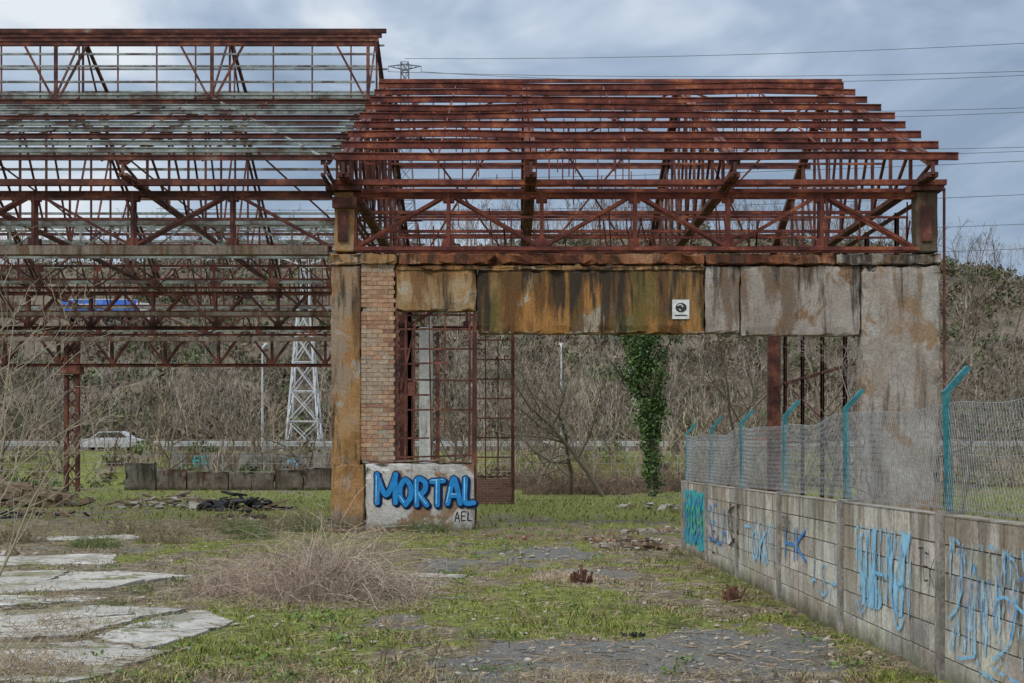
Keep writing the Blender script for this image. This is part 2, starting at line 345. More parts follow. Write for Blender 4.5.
for P in slabs:
    pcs=[P]
    for k in range(2 if len(P)>4 else 1):
        new=[]
        for q in pcs:
            c_=np.mean(q,0)+R2.normal(0,.3,2); t_=R2.uniform(0,math.pi)
            new+= cutpoly(q,c_,(math.cos(t_),math.sin(t_)),.01+.02*R2.random()) if R2.random()<.6 else [q]
        pcs=new
    for Pp in pcs:
        Q=[]
        for k in range(len(Pp)):
            a_=np.array(Pp[k]);b_=np.array(Pp[(k+1)%len(Pp)]); n=max(2,int(np.linalg.norm(b_-a_)/.07))
            for t in range(n):
                q=a_+(b_-a_)*t/n; q=q+.26*np.array([fbm(q[0]*2.5,q[1]*2.5,5)-.5,fbm(q[0]*2.5+50,q[1]*2.5,5)-.5])+R2.normal(0,.01,2)
                Q.append(q)
        Q=np.array(Q); n=len(Q); cx=Q.mean(0); tx,ty=R2.normal(0,.010,2)
        hh=lambda q:float(H(q[0],q[1]))+.025+(q[0]-cx[0])*tx+(q[1]-cx[1])*ty
        me=bpy.data.meshes.new('slab')
        V=[(q[0],q[1],hh(q)) for q in Q]+[(q[0],q[1],float(H(q[0],q[1]))-.1) for q in Q]+[(cx[0],cx[1],hh(cx)+.004)]
        me.from_pydata(V,[],[(k,(k+1)%n,2*n) for k in range(n)]+[(k,n+k,n+(k+1)%n,(k+1)%n) for k in range(n)])
        me.materials.append(M_slab); si+=1; o=bpy.data.objects.new('slab_%d'%si,me); sc.collection.objects.link(o); o.parent=sl

# ---------------------------------------------------------------- grass
def blades(px,py,h,w,lean,col,z0=0.0):
    n=len(px); t=rng.uniform(0,2*math.pi,n); lt=rng.uniform(0,2*math.pi,n)
    base=np.stack([px,py,H(px,py)+z0],1); dx=np.stack([np.cos(t),np.sin(t),0*t],1)*w[:,None]/2
    ld=np.stack([np.cos(lt),np.sin(lt),0*t],1)*(lean*h)[:,None]; up=np.zeros((n,3)); up[:,2]=h
    mid=base+ld*.35+up*.6; tip=base+ld+up*(1-.25*lean)[:,None]
    V=np.stack([base-dx,base+dx,mid+dx*.7,mid-dx*.7,tip],1).reshape(-1,3)
    o=np.arange(n)*5
    T=np.concatenate([np.stack([o,o+1,o+2],1),np.stack([o,o+2,o+3],1),np.stack([o+3,o+2,o+4],1)])
    return V,T,np.repeat(col,5,axis=0)
M_veg=m_attr('grass_blades')
def scatter(n,y0,y1):
    d=y0*(y1/y0)**rng.random(n); x=(rng.random(n)*1.16-.58)*.76*d; return x,d
x,y=scatter(220000,9,34); clump=fbm(x*3.1,y*3.1,3)
g,a=masks(x,y); ins=np.zeros(len(x),bool)
for P in slabs: ins|=inpoly(x,y,P)
keep=(rng.random(len(x))<(.03+.5*ss(clump,.45,.66)+.3*g)*(1-.94*a))&(~(ins&(rng.random(len(x))<.965-.25*(clump>.58))))&(x<3.0)
x,y,g,clump=x[keep],y[keep],g[keep],clump[keep]; n=len(x)
isg=rng.random(n)<np.clip(g*.85+.08,0,1)
gc=np.array([.135,.155,.035])*rng.uniform(.5,1.6,(n,1))+rng.uniform(0,.07,(n,1))*np.array([1,.8,.15])
dc=np.array([.29,.225,.13])*rng.uniform(.3,1.35,(n,1))
col=np.where(isg[:,None],gc,dc)
h=rng.uniform(.012,.05,n)*(1+1.4*ss(clump,.55,.75))
V,T,C=blades(x,y,h,np.full(n,.006)*(1+y/20),rng.uniform(.3,1.5,n),col); mesh_np('grass',V,T,M_veg,None,C,True)
N_=42000; d=rng.uniform(32,100,N_); x=(rng.random(N_)*1.1-.55)*.76*d; g,a=masks(x,d); k=(rng.random(N_)<.10+.6*g); x=x[k];d=d[k];g=g[k];n=len(x)
isg=rng.random(n)<.2+.6*g
col=np.where(isg[:,None],np.array([.165,.185,.045])*rng.uniform(.6,1.5,(n,1)),np.array([.27,.21,.12])*rng.uniform(.4,1.2,(n,1)))
V,T,C=blades(x,d,rng.uniform(.04,.15,n),rng.uniform(.02,.05,n),rng.uniform(.2,1,n),col); mesh_np('grass',V,T,M_veg,None,C,True)

def stems(cx,cy,rx,ry,n,hm,colr,R0=.004,curl=.5,seg=5):
    P0=[];P1=[];A=[];B=[];C=[]
    r=np.sqrt(rng.random(n)); t=rng.uniform(0,2*math.pi,n); bx=cx+rx*r*np.cos(t); by=cy+ry*r*np.sin(t)
    lump=.3+1.4*fbm(bx*1.9,by*1.9,4)
    hh=hm*lump*(1.05-r**2*.75)*rng.uniform(.5,1.2,n)
    p=np.stack([bx,by,H(bx,by)-.02],1); d=np.stack([rng.normal(0,.45,n),rng.normal(0,.45,n),np.ones(n)],1)
    cc=np.array(colr)*rng.uniform(.4,1.5,(n,1))
    for s in range(seg):
        d=d+rng.normal(0,curl,(n,3))*np.array([1,1,.55]); d[:,2]-=.12*s; d/=np.linalg.norm(d,axis=1,keepdims=True)
        q=p+d*(hh*1.5/seg)[:,None]; q[:,2]=np.maximum(q[:,2],H(q[:,0],q[:,1])+.01)
        P0.append(p);P1.append(q);A.append(np.full(n,R0*(1-.14*s)));B.append(np.full(n,R0*(1-.14*(s+1))));C.append(cc); p=q
    V,F=tubes(np.concatenate(P0),np.concatenate(P1),np.concatenate(A),np.concatenate(B),3)
    return V,F,np.repeat(np.concatenate(C),6,axis=0)
def multi(name,lst):
    V,F=cat([(v,f) for v,f,c in lst]); mesh_np(name,V,F,M_veg,None,np.concatenate([c for v,f,c in lst]),True)
multi('dry_bramble_bush',[stems(-2.25,16.4,.75,.7,1200,.95,(.44,.335,.255),.004),stems(-3.2,17.3,.7,.7,600,.6,(.42,.32,.245),.004),stems(-1.35,16.6,.45,.45,320,.5,(.42,.32,.235),.004),stems(-2.4,15.6,1.6,.6,450,.25,(.38,.30,.20),.003)])
multi('dry_bramble_bush',[stems(-3.9,10.7,.7,.7,600,.38,(.36,.27,.18),.003),stems(-4.2,13.4,.5,.6,250,.3,(.35,.27,.18),.003),stems(-3.0,11.0,.5,.5,160,.2,(.35,.27,.18),.0028)])
multi('dead_grass_clump',[stems(.45,10.4,.6,.25,350,.22,(.38,.29,.18),.0028),stems(-.6,10.3,.5,.3,150,.16,(.35,.28,.18),.0028)])
multi('straw_pile',[stems(.7,19.2,.48,.4,800,.24,(.50,.38,.27),.004,.9),stems(1.6,18.3,1.3,.5,400,.08,(.45,.35,.25),.004,1.2)])
multi('weed_clump',[stems(-10+rng.uniform(0,5),27+rng.uniform(0,8),.6,.5,220,.5,(.25,.20,.12),.006) for i in range(9)]+[stems(xx,yy,.5,.4,240,.45,(.14,.165,.06),.006) for xx,yy in((-5.2,29),(-5.9,31),(-1.9,31.6),(-7.6,26),(-4.6,31.9))])
lst=[]
for i in range(110):
    dd=10*(3.2**rng.random()); xx=rng.uniform(-.37,.3)*dd
    if xx>2.6: continue
    lst.append(stems(xx,dd,.25,.2,60,.12+.12*rng.random(),(.32,.24,.15) if rng.random()<.6 else (.12,.155,.045),.003))
for i in range(50):
    lst.append(stems(2.95-rng.random()*.14,10+i*.32,.1,.2,22,.12,(.13,.155,.05) if rng.random()<.5 else (.30,.24,.15),.004))
multi('weeds',lst)
ps=[]
for i in range(80):
    dd=10*(2.6**rng.random()); xx=rng.uniform(-.3,-.08)*dd if i%2 else rng.uniform(-.2,.25)*dd
    if xx<2.8: ps.append(leafcloud(28,(xx,dd,float(H(xx,dd))+.03),(.14,.14,.05),.022))
V,F=cat(ps); mesh_np('broadleaf_weeds',V,F,M_veg,None,np.repeat(np.array([.11,.17,.04])*rng.uniform(.6,1.5,(len(V)//4,1)),4,axis=0))
x,y=scatter(6500,9.5,33); k=x<2.9; x,y=x[k],y[k]; n=len(x); t=rng.uniform(0,6.28,n); l=rng.uniform(.03,.22,n)
z=H(x,y)+.02; P0=np.stack([x,y,z],1); P1=np.stack([x+l*np.cos(t),y+l*np.sin(t),z+rng.uniform(0,.03,n)],1)
V,F=tubes(P0,P1,np.full(n,.004),np.full(n,.003),3); mesh_np('fallen_twigs',V,F,M_veg,None,np.repeat(np.array([.26,.19,.12])*rng.uniform(.15,1.6,(n,1)),6,axis=0))

def stone(mb,c,s,R=rng):
    t=(1+5**.5)/2; V=np.array([(-1,t,0),(1,t,0),(-1,-t,0),(1,-t,0),(0,-1,t),(0,1,t),(0,-1,-t),(0,1,-t),(t,0,-1),(t,0,1),(-t,0,-1),(-t,0,1)],float)/1.9
    V=V*R.uniform(.55,1.2,(12,1))*np.array(s); a_=R.uniform(0,6.28); ca,sa=math.cos(a_),math.sin(a_)
    V=np.stack([V[:,0]*ca-V[:,1]*sa,V[:,0]*sa+V[:,1]*ca,V[:,2]],1)+np.array(c)
    mb.add(V,np.array([(0,11,5),(0,5,1),(0,1,7),(0,7,10),(0,10,11),(1,5,9),(5,11,4),(11,10,2),(10,7,6),(7,1,8),(3,9,4),(3,4,2),(3,2,6),(3,6,8),(3,8,9),(4,9,5),(2,4,11),(6,2,10),(8,6,7),(9,8,1)]))
M_stone=m_noise('rubble_stone',[(.3,(.14,.115,.09)),(.5,(.28,.24,.19)),(.7,(.42,.38,.33))],4,.9,.5)
mb=MB(); x,y=scatter(4200,9.5,33)
for i in range(len(x)):
    if x[i]<2.95:
        s=.008+.04*rng.random()**3; stone(mb,(x[i],y[i],float(H(x[i],y[i]))+s*.2),(s,s*.8,s*.5))
mb.make('gravel',M_stone)
M_wood=m_noise('weathered_timber',[(.3,(.09,.06,.04)),(.5,(.21,.145,.095)),(.7,(.38,.29,.2))],3,.9,.4,stretch=(1,4,4))
M_dark=m_noise('burnt_debris',[(.3,(.012,.012,.012)),(.6,(.03,.03,.03)),(.75,(.12,.11,.1))],3,.8,.4)
M_rubbr=m_noise('rubble_brick',[(.3,(.15,.07,.045)),(.5,(.26,.14,.09)),(.7,(.36,.28,.2))],3,.9,.5)
def rubble(name,cx,cy,rx,ry,n,sm,hm,planks=0,mat=None,plates=0,pw=1.,pl_=1.,par=None):
    e=empty(name); mb=MB()
    for i in range(n):
        r=math.sqrt(rng.random());t=rng.uniform(0,6.28);s=sm*(.25+rng.random()**3); X_=cx+rx*r*math.cos(t);Y_=cy+ry*r*math.sin(t)
        stone(mb,(X_,Y_,float(H(X_,Y_))+hm*(1-r)*rng.random()+s*.2),(s,s*.8,s*.5))
    mb.make('stones',mat or M_stone,e)
    mb=MB()
    for i in range(plates):
        r=math.sqrt(rng.random());t=rng.uniform(0,6.28);X_=cx+rx*r*math.cos(t);Y_=cy+ry*r*math.sin(t);s=sm*rng.uniform(.8,2.2)
        zc=float(H(X_,Y_))+hm*(1-r)*rng.random()+.04; a_=rng.uniform(0,6.28); el_=rng.normal(0,.4); d=np.array([math.cos(a_)*math.cos(el_),math.sin(a_)*math.cos(el_),math.sin(el_)])*s
        p=np.array([X_,Y_,zc]); mb.bar(p-d/2,p+d/2,s*rng.uniform(.4,.9),.03+.03*rng.random())
    if plates: mb.make('broken_plates',M_rubbr if rng.random()<.4 else (mat or M_stone),e)
    if planks:
        mb=MB()
        for i in range(planks):
            X_=cx+rng.uniform(-rx,rx)*.8;Y_=cy+rng.uniform(-ry,ry)*.6;a_=rng.normal(0,.6) if par is None else rng.normal(0,par);l=rng.uniform(.3,1.0)*rx*pl_; k=1-abs(X_-cx)/rx*.7; z=float(H(X_,Y_))+hm*rng.uniform(.08,1.)*k
            dz=rng.normal(0,.10)*l
            mb.bar((X_-l/2*math.cos(a_),Y_-l/2*math.sin(a_),z-dz),(X_+l/2*math.cos(a_),Y_+l/2*math.sin(a_),z+dz),rng.uniform(.03,.09)*(1+cy/60)*pw,.04*(1+cy/60)*pw)
        mb.make('broken_timber',M_wood,e)
rubble('rubble_pile',2.3,25.6,.8,.8,60,.10,.24,9,None,30,1.,.8)
rubble('rubble_pile',1.9,27.5,.6,.5,20,.08,.15,3,None,10)
rubble('rubble_pile',3.4,31,1.0,.8,40,.10,.15,3,None,14)
rubble('rubble_pile',-8.6,45,1.6,1.4,70,.22,.65,4,M_dark,34)
rubble('rubble_pile',-7.3,38.5,.8,.6,24,.14,.25,2,M_dark,10)
rubble('rubble_pile',-11.5,48,2.2,2,60,.2,.5,9,None,24,1.,.6)
rubble('timber_pile',-17.0,49,2.2,1.4,20,.22,.75,50,None,10,2.6,.75,.25)
rubble('timber_pile',-19.5,57,2.0,1.4,10,.22,.7,26,None,6,2.4,.75,.25)
rubble('rubble_pile',-13.5,40,1.6,1.0,20,.15,.3,5,M_dark,10,1.,.6)
rubble('rubble_pile',-3.0,31.5,1.1,.35,50,.08,.08,1,M_rubbr,6,1.,.5)
rubble('rubble_pile',-9,23.5,1.2,1.2,30,.08,.08,2,None,8,1.,.5)
rubble('rubble_pile',-4.5,37,3,1.5,40,.12,.12,2,None,14,1.,.2)
rubble('rubble_pile',.2,24.5,1.6,1.5,40,.05,.05,2,None,8,1.,.3)
rubble('rubble_pile',-.3,29,2.4,1.5,40,.06,.05,2,M_rubbr,10,1.,.2)
rubble('rubble_pile',5.2,47,2,1.4,40,.16,.35,2,None,10,1.,.3)
M_stump=m_noise('rotten_wood',[(.3,(.05,.025,.018)),(.5,(.12,.055,.035)),(.7,(.22,.13,.085))],9,.9,.7,stretch=(1,1,.3))
def stump(cx,cy,r,hh,mat):
    mb=MB(); z=float(H(cx,cy))
    for i in range(26):
        t=rng.uniform(0,6.28); q=r*math.sqrt(rng.random()); h_=hh*rng.uniform(.35,1.1)*(1-.4*q/r)
        mb.bar((cx+q*math.cos(t),cy+q*math.sin(t),z-.03),(cx+q*1.4*math.cos(t)+rng.normal(0,.03),cy+q*1.4*math.sin(t),z+h_),r*.35*rng.uniform(.5,1.2))
    mb.make('rotten_stump',mat)
stump(.92,18.6,.11,.24,M_stump); stump(2.5,16.2,.08,.22,M_stump); stump(1.1,12.9,.05,.05,M_dark)

# ---------------------------------------------------------------- boundary wall + fence
WX=3.07; PY=[4.0,7.1,10.17,13.24,16.3,19.35,22.4,25.5]
e=empty('concrete_block_wall')
m,nt,b=newmat('precast_block_face')
at=nt.nodes.new('ShaderNodeAttribute'); at.attribute_name='Col'
c=mix(nt,1.0,at.outputs['Color'],ramp(nt,noise(nt,2.2,9,rough=.7),[(.3,.6),(.5,1.),(.7,1.22)]),'MULTIPLY')
st=noise(nt,3,8,stretch=(1,1.6,.2),rough=.7); z=zpos(nt)[2]
st=math_(nt,'ADD',st,math_(nt,'MULTIPLY',math_(nt,'SUBTRACT',z,.7),.14))
c=mix(nt,ramp(nt,st,[(.48,0.),(.62,.85)]),c,(.15,.12,.085))
c=mix(nt,ramp(nt,noise(nt,1.1,8,off=(4,4,4),rough=.7),[(.50,0.),(.60,.65)]),c,(.26,.21,.15))
g_=math_(nt,'ADD',math_(nt,'MULTIPLY',z,-2.6),noise(nt,3,8,rough=.7)); c=mix(nt,ramp(nt,g_,[(.0,0.),(.5,.9)]),c,(.08,.08,.035))
f=noise(nt,30,4,rough=.7); c=mix(nt,1.0,c,ramp(nt,f,[(.3,.65),(.7,1.25)]),'MULTIPLY')
L(nt,c,b.inputs['Base Color']); b.inputs['Roughness'].default_value=.93; bump(nt,b,f,.3,.006); M_blk=m
M_mort=m_noise('wall_mortar',[(.3,(.07,.06,.05)),(.7,(.14,.12,.10))],5)
M_post=m_noise('concrete_post',[(.3,(.13,.12,.105)),(.5,(.23,.21,.185)),(.7,(.33,.30,.265))],4)
mb=MB(); mb.box(WX+.009,WX+.11,4,25.4,-.2,1.19); mb.make('mortar_core',M_mort,e)
mb=MB(); ch=.2
for k in range(len(PY)-1):
    y0=PY[k]+.065; y1=PY[k+1]-.065; L_=y1-y0
    for r in range(6):
        nb=6; w_=L_/nb; off=(r%2)*w_/2
        edges=[y0]+[y0+off+w_*i for i in range(0 if off else 1,nb)]+[y1]
        for i in range(len(edges)-1):
            a0=edges[i]+.016;a1=edges[i+1]-.016;z0=r*ch+.0045+(-.1 if r==0 else 0);z1=(r+1)*ch-.0045
            if a1-a0<.05: continue
            x0=WX+rng.uniform(-.002,.002); b_=.002
            V=[(x0+.012,a0,z0),(x0+.012,a1,z0),(x0+.012,a1,z1),(x0+.012,a0,z1),(x0,a0+b_,z0+b_),(x0,a1-b_,z0+b_),(x0,a1-b_,z1-b_),(x0,a0+b_,z1-b_)]
            cc=np.array([.46,.43,.37])*rng.uniform(.72,1.14)*rng.uniform(.96,1.04,3)
            mb.add(np.array(V)+rng.uniform(-.001,.001,(8,3)),[[4,7,6,5],[0,4,5,1],[1,5,6,2],[2,6,7,3],[3,7,4,0],[0,1,2,3]],cc)
mb.make('blocks',M_blk,e)
mb=MB()
for k in range(len(PY)-1): mb.box(WX+.0015,WX+.125,PY[k]+.064,PY[k+1]-.064,1.199,1.212,.001,(.30,.28,.24))
mb.make('coping',M_blk,e)
mb=MB()
for p in PY: mb.box(WX-.03,WX+.15,p-.06,p+.06,-.2,1.235,.003)
mb.make('posts',M_post,e)
fe=empty('chain_link_fence')
M_teal=m_noise('teal_painted_steel',[(.3,(.02,.08,.09)),(.45,(.03,.15,.17)),(.7,(.05,.21,.23)),(.78,(.16,.08,.05))],5,.5,.15)
M_wire=m_noise('galvanised_wire',[(.3,(.20,.21,.21)),(.7,(.38,.39,.39))],8,.5,.1)
mb=MB()
for p in PY:
    lx=rng.normal(0,.014); ly=rng.normal(0,.03); t=(WX+.06+lx,p+ly,2.10+rng.normal(0,.015))
    mb.bar((WX+.06,p,1.2),t,.046); mb.bar((t[0]-.012,t[1],t[2]-.02),(t[0]+.16,t[1],t[2]+.17),.042)
mb.make('posts',M_teal,fe)
P0=[];P1=[]
pit=.056; ny_=int((PY[-1]-PY[0])/pit); nz=15; dz=.052
def fx(y,z):
    s=np.sin((y-4)/3.07*math.pi)
    return WX+.028+.02*np.sin(y*2.1+z*3)+.05*s*s*np.sin(y*.9+1)*(z-1.2)
def zt(y,z):
    s=np.sin((y-4)/3.07*math.pi)**2
    return z+(z-1.25)*(.015*np.sin(y*3.3)+.03*np.sin(y*1.1)-.05*s)
yy=np.arange(ny_)*pit+PY[0]
for j in range(nz):
    z0=1.24+j*dz; z1=z0+dz; s0=(j%2); s1=1-s0
    for sg in (1,-1):
        ya=yy+sg*s0*pit*.5; yb=yy+sg*s1*pit*.5
        P0.append(np.stack([fx(ya,z0),ya,zt(ya,z0)],1)); P1.append(np.stack([fx(yb,z1),yb,zt(yb,z1)],1))
P0=np.concatenate(P0);P1=np.concatenate(P1)
V,F=tubes(P0,P1,np.full(len(P0),.0019),np.full(len(P0),.0019),3); mesh_np('mesh',V,F,M_wire,fe,None,True)
P0=[];P1=[]
for z in (1.26,1.65,2.02):
    a_=np.arange(4,25.5,.25); q=lambda a:np.stack([fx(a,z)+.01,a,zt(a,z)],1)
    P0.append(q(a_));P1.append(q(a_+.25))
P0=np.concatenate(P0);P1=np.concatenate(P1); V,F=tubes(P0,P1,np.full(len(P0),.0025),np.full(len(P0),.0025),3); mesh_np('tension_wires',V,F,M_wire,fe,None,True)

# ---------------------------------------------------------------- graffiti strokes
def catmull(P,n=6):
    P=np.array(P,float)
    if len(P)<3: return P
    Q=np.vstack([2*P[0]-P[1],P,2*P[-1]-P[-2]]); out=[]
    for i in range(1,len(Q)-2):
        for t in np.arange(n)/n:
            out.append(.5*((2*Q[i])+(-Q[i-1]+Q[i+1])*t+(2*Q[i-1]-5*Q[i]+4*Q[i+1]-Q[i+2])*t*t+(-Q[i-1]+3*Q[i]-3*Q[i+1]+Q[i+2])*t**3))
    out.append(P[-1]); return np.array(out)
def strokes(name,lines,wd,place,off,mat,parent,smooth=True,step=.00006):
    mb=MB(); k=0
    for ln in lines:
        P=catmull(ln) if smooth else np.array(ln,float)
        for i in range(len(P)):
            t=np.linspace(0,2*math.pi,11)[:-1]; k+=1
            C=np.stack([P[i,0]+wd/2*np.cos(t),P[i,1]+wd/2*np.sin(t)],1)
            V=np.array([place(c[0],c[1],off+k*step) for c in C]+[place(P[i,0],P[i,1],off+k*step)])
            mb.add(V,np.array([[j,(j+1)%10,10,10] for j in range(10)]))
            if i<len(P)-1:
                d=P[i+1]-P[i]; l=np.linalg.norm(d)
                if l<1e-6: continue
                nn=np.array([-d[1],d[0]])/l*wd/2; k+=1
                V=[place(*(P[i]+nn),off+k*step),place(*(P[i]-nn),off+k*step),place(*(P[i+1]-nn),off+k*step),place(*(P[i+1]+nn),off+k*step)]
                mb.add(V,[[0,1,2,3]])
    V=np.concatenate(mb.v); Fs=np.concatenate([np.asarray(f) for f in mb.f])
    me=bpy.data.meshes.new(name); me.from_pydata(V.tolist(),[],[tuple(dict.fromkeys(f)) for f in Fs.tolist()]); me.materials.append(mat)
    o=bpy.data.objects.new(name,me); sc.collection.objects.link(o); o.parent=parent
def patchfill(name,a0,a1,b0,b1,place,off,mat,parent,seed=0):
    n=14; top=[(a0+(a1-a0)*i/n,b1-.13*fbm(i*.9+seed,3.)) for i in range(n+1)]; bot=[(a0+(a1-a0)*i/n,b0+.13*fbm(i*1.3+seed,9.)) for i in range(n+1)]
    V=[place(p[0],p[1],off) for p in top]+[place(p[0],p[1],off) for p in bot]
    mesh_np(name,V,[[i,i+1,n+2+i,n+1+i] for i in range(n)],mat,parent)
G_blue=m_paint('blue_spray',(.015,.20,.48)); G_navy=m_paint('navy_spray',(.008,.018,.07)); G_lb=m_paint('light_blue_spray',(.22,.5,.7),.25)
G_blueW=m_paint('worn_blue_spray',(.04,.22,.52),.28)
G_teal=m_paint('teal_spray',(.04,.36,.38),.35); G_blk=m_paint('black_spray',(.015,.015,.018),.15); G_pale=m_paint('pale_blue_spray',(.18,.42,.62),.42,ns=9)
G_fill=m_paint('pale_blue_fill',(.24,.46,.60),.50,ns=3.2,stretch=(1,2.2,.45)); G_fill2=m_paint('faded_blue_fill',(.33,.48,.58),.58,ns=4,stretch=(1,2.2,.6)); G_green=m_paint('green_spray',(.10,.42,.14),.3)
LET={'M':[[(0,0),(.08,.95),(.5,.15),(.9,.95),(1,0)]],
 'O':[[(.5,.0),(.08,.3),(.08,.72),(.5,.98),(.92,.72),(.92,.3),(.5,.0)]],
 'R':[[(.1,0),(.08,.95),(.7,.95),(.85,.7),(.6,.48),(.15,.42)],[(.3,.42),(.95,0)]],
 'T':[[(0,.92),(1,.95)],[(.5,.9),(.48,0)]],
 'A':[[(0,0),(.25,.6),(.5,.98),(.75,.6),(1,0)],[(.22,.32),(.78,.32)]],
 'L':[[(.1,1),(.08,.1),(.95,.05)]],
 'H':[[(0,0),(.05,1)],[(0,.5),(1,.5)],[(1,0),(.95,1)]],'E':[[(.9,1),(.1,.95),(.05,0),(.9,0)],[(.1,.5),(.8,.5)]],
 'S':[[(.9,.9),(.4,1),(.1,.75),(.5,.5),(.9,.25),(.5,0),(.05,.1)]],'K':[[(0,0),(.05,1)],[(.9,1),(.1,.45),(.95,0)]],'G':[[(.9,.85),(.4,1),(.05,.5),(.4,0),(.9,.15),(.9,.5),(.55,.5)]]}
def word(s,x0,z0,cw,chh,gap,jit=.05):
    out=[]
    for i,c in enumerate(s):
        dz=rng.uniform(-jit,jit); k=rng.uniform(.95,1.08); sh=rng.uniform(-.1,.15)
        for ln in LET[c]: out.append([(x0+i*(cw+gap)+(a+sh*b)*cw,z0+dz+b*chh*k) for a,b in ln])
    return out

# ---------------------------------------------------------------- warehouse (right hall)
YF=32.5
wh=empty('derelict_warehouse')
def cbox(name,mat,*a,parent=wh,rough=0.012,seg=.18):
    x0,x1,y0,y1,z0,z1=a
    bm=bmesh.new(); bmesh.ops.create_cube(bm,size=1)
    for v in bm.verts: v.co=((x0+x1)/2+v.co.x*(x1-x0),(y0+y1)/2+v.co.y*(y1-y0),(z0+z1)/2+v.co.z*(z1-z0))
    bmesh.ops.bevel(bm,geom=list(bm.edges),offset=.02,segments=1,affect='EDGES')
    for ax in range(3):
        lo=(x0,y0,z0)[ax];hi=(x1,y1,z1)[ax]; n=int((hi-lo)/seg); n=min(n,60)
        for i in range(1,n):
            c_=[0,0,0];c_[ax]=lo+(hi-lo)*i/n; no=[0,0,0];no[ax]=1
            bmesh.ops.bisect_plane(bm,geom=list(bm.verts)+list(bm.edges)+list(bm.faces),plane_co=c_,plane_no=no)
    cen=Vector(((x0+x1)/2,(y0+y1)/2,(z0+z1)/2))
    for v in bm.verts:
        nn=[(abs(v.co[i]-(a[2*i]))<.03) or (abs(v.co[i]-a[2*i+1])<.03) for i in range(3)]
        if sum(nn)>=2:
            for i in range(3):
                if nn[i]: v.co[i]-=math.copysign(abs(rng.normal(0,rough))*(3 if rng.random()<.08 else 1),v.co[i]-cen[i])
    me=bpy.data.meshes.new(name); bm.to_mesh(me); bm.free(); me.materials.append(mat)
    o=bpy.data.objects.new(name,me); sc.collection.objects.link(o); o.parent=parent; return o
cbox('left_pillar',M_pil,-4.14,-3.452,YF,YF+.6,-.3,6.05)
cbox('left_pillar_plinth',M_pil,-4.07,-3.37,YF-.07,YF+.5,-.3,1.5)
cbox('brick_pier_core',M_pmort,-3.44,-2.70,YF+.04,YF+.5,1.5,6.05)
mb=MB(); r=0; z_=1.5
while z_<6.0:
    x_=-3.45-(.12 if r%2 else 0)
    while x_<-2.69:
        a0=max(x_,-3.448);a1=min(x_+.238,-2.68+rng.normal(0,.008))
        if a1-a0>.04 and rng.random()>.015:
            t=rng.random(); cc=(np.array([.42,.26,.16]) if t<.5 else np.array([.36,.20,.12]) if t<.88 else np.array([.27,.14,.09]))*rng.uniform(.82,1.12)
            if fbm(a0*1.5+3,z_*.8)>.56: cc=cc*.4+np.array([.20,.17,.13])
            mb.box(a0,a1,YF+.03+rng.uniform(-.006,.006),YF+.2,z_,z_+.088,.003,cc)
        x_+=.25
    z_+=.1; r+=1
mb.make('brick_pier',M_brickp,wh)
cbox('low_wall',M_plast,-3.365,-.85,YF-.02,YF+.35,-.3,1.53,rough=.02)
cbox('low_wall_sill',M_brickd,-3.3,-.9,YF-.0,YF+.33,1.532,1.60,rough=.02)
cbox('lintel_window_part',M_lintw,-2.677,-.80,YF,YF+.45,5.0,6.05,rough=.03)
cbox('lintel_beam',M_lint,-.797,4.40,YF,YF+.45,4.48,6.05,rough=.03)
cbox('lintel_beam_joint',M_lint2,4.405,5.22,YF+.012,YF+.45,4.5,6.05,rough=.02)
cbox('lintel_beam_grey',M_lint2,5.225,7.98,YF,YF+.45,4.44,6.05,rough=.02)
cbox('right_pillar',M_pilr,7.985,9.8,YF-.03,YF+.6,-.3,6.05,rough=.03)
cbox('ledge',M_ledge,-2.6,4.4,YF-.08,YF+.5,6.055,6.34,rough=.04)
cbox('ledge_grey',M_ledge,4.41,7.4,YF-.07,YF+.6,6.055,6.32,rough=.03)
cbox('ledge_pale',M_lint2,7.41,9.84,YF-.07,YF+.6,6.055,6.32,rough=.03)
cbox('ledge_left',M_pil,-4.2,-2.61,YF-.07,YF+.6,6.055,6.33,rough=.03)
cbox('lintel_lip',M_lintw,-2.66,4.39,YF-.03,YF-.002,5.93,6.045,rough=.02)
cbox('gallery_stub_left',M_pil,-4.07,-3.6,YF+.02,YF+.55,6.36,7.75)
cbox('gallery_stub_right',M_dkpil,9.25,9.75,YF+.02,YF+.5,6.345,7.75)
mb=MB()
mb.box(-4.25,-3.45,YF-.12,YF+.6,7.755,7.86); mb.box(-3.98,-3.75,YF-.04,YF+.018,6.6,7.3); mb.box(9.15,9.85,YF-.1,YF+.55,7.755,7.86); mb.box(9.35,9.6,YF-.03,YF+.018,6.6,7.4)
mb.box(-4.1,-3.55,YF-.1,YF+.017,7.35,7.6)
mb.bar((9.86,YF-.05,.5),(9.86,YF-.05,7.8),.05)
mb.make('bearing_plates',M_rustd,wh)
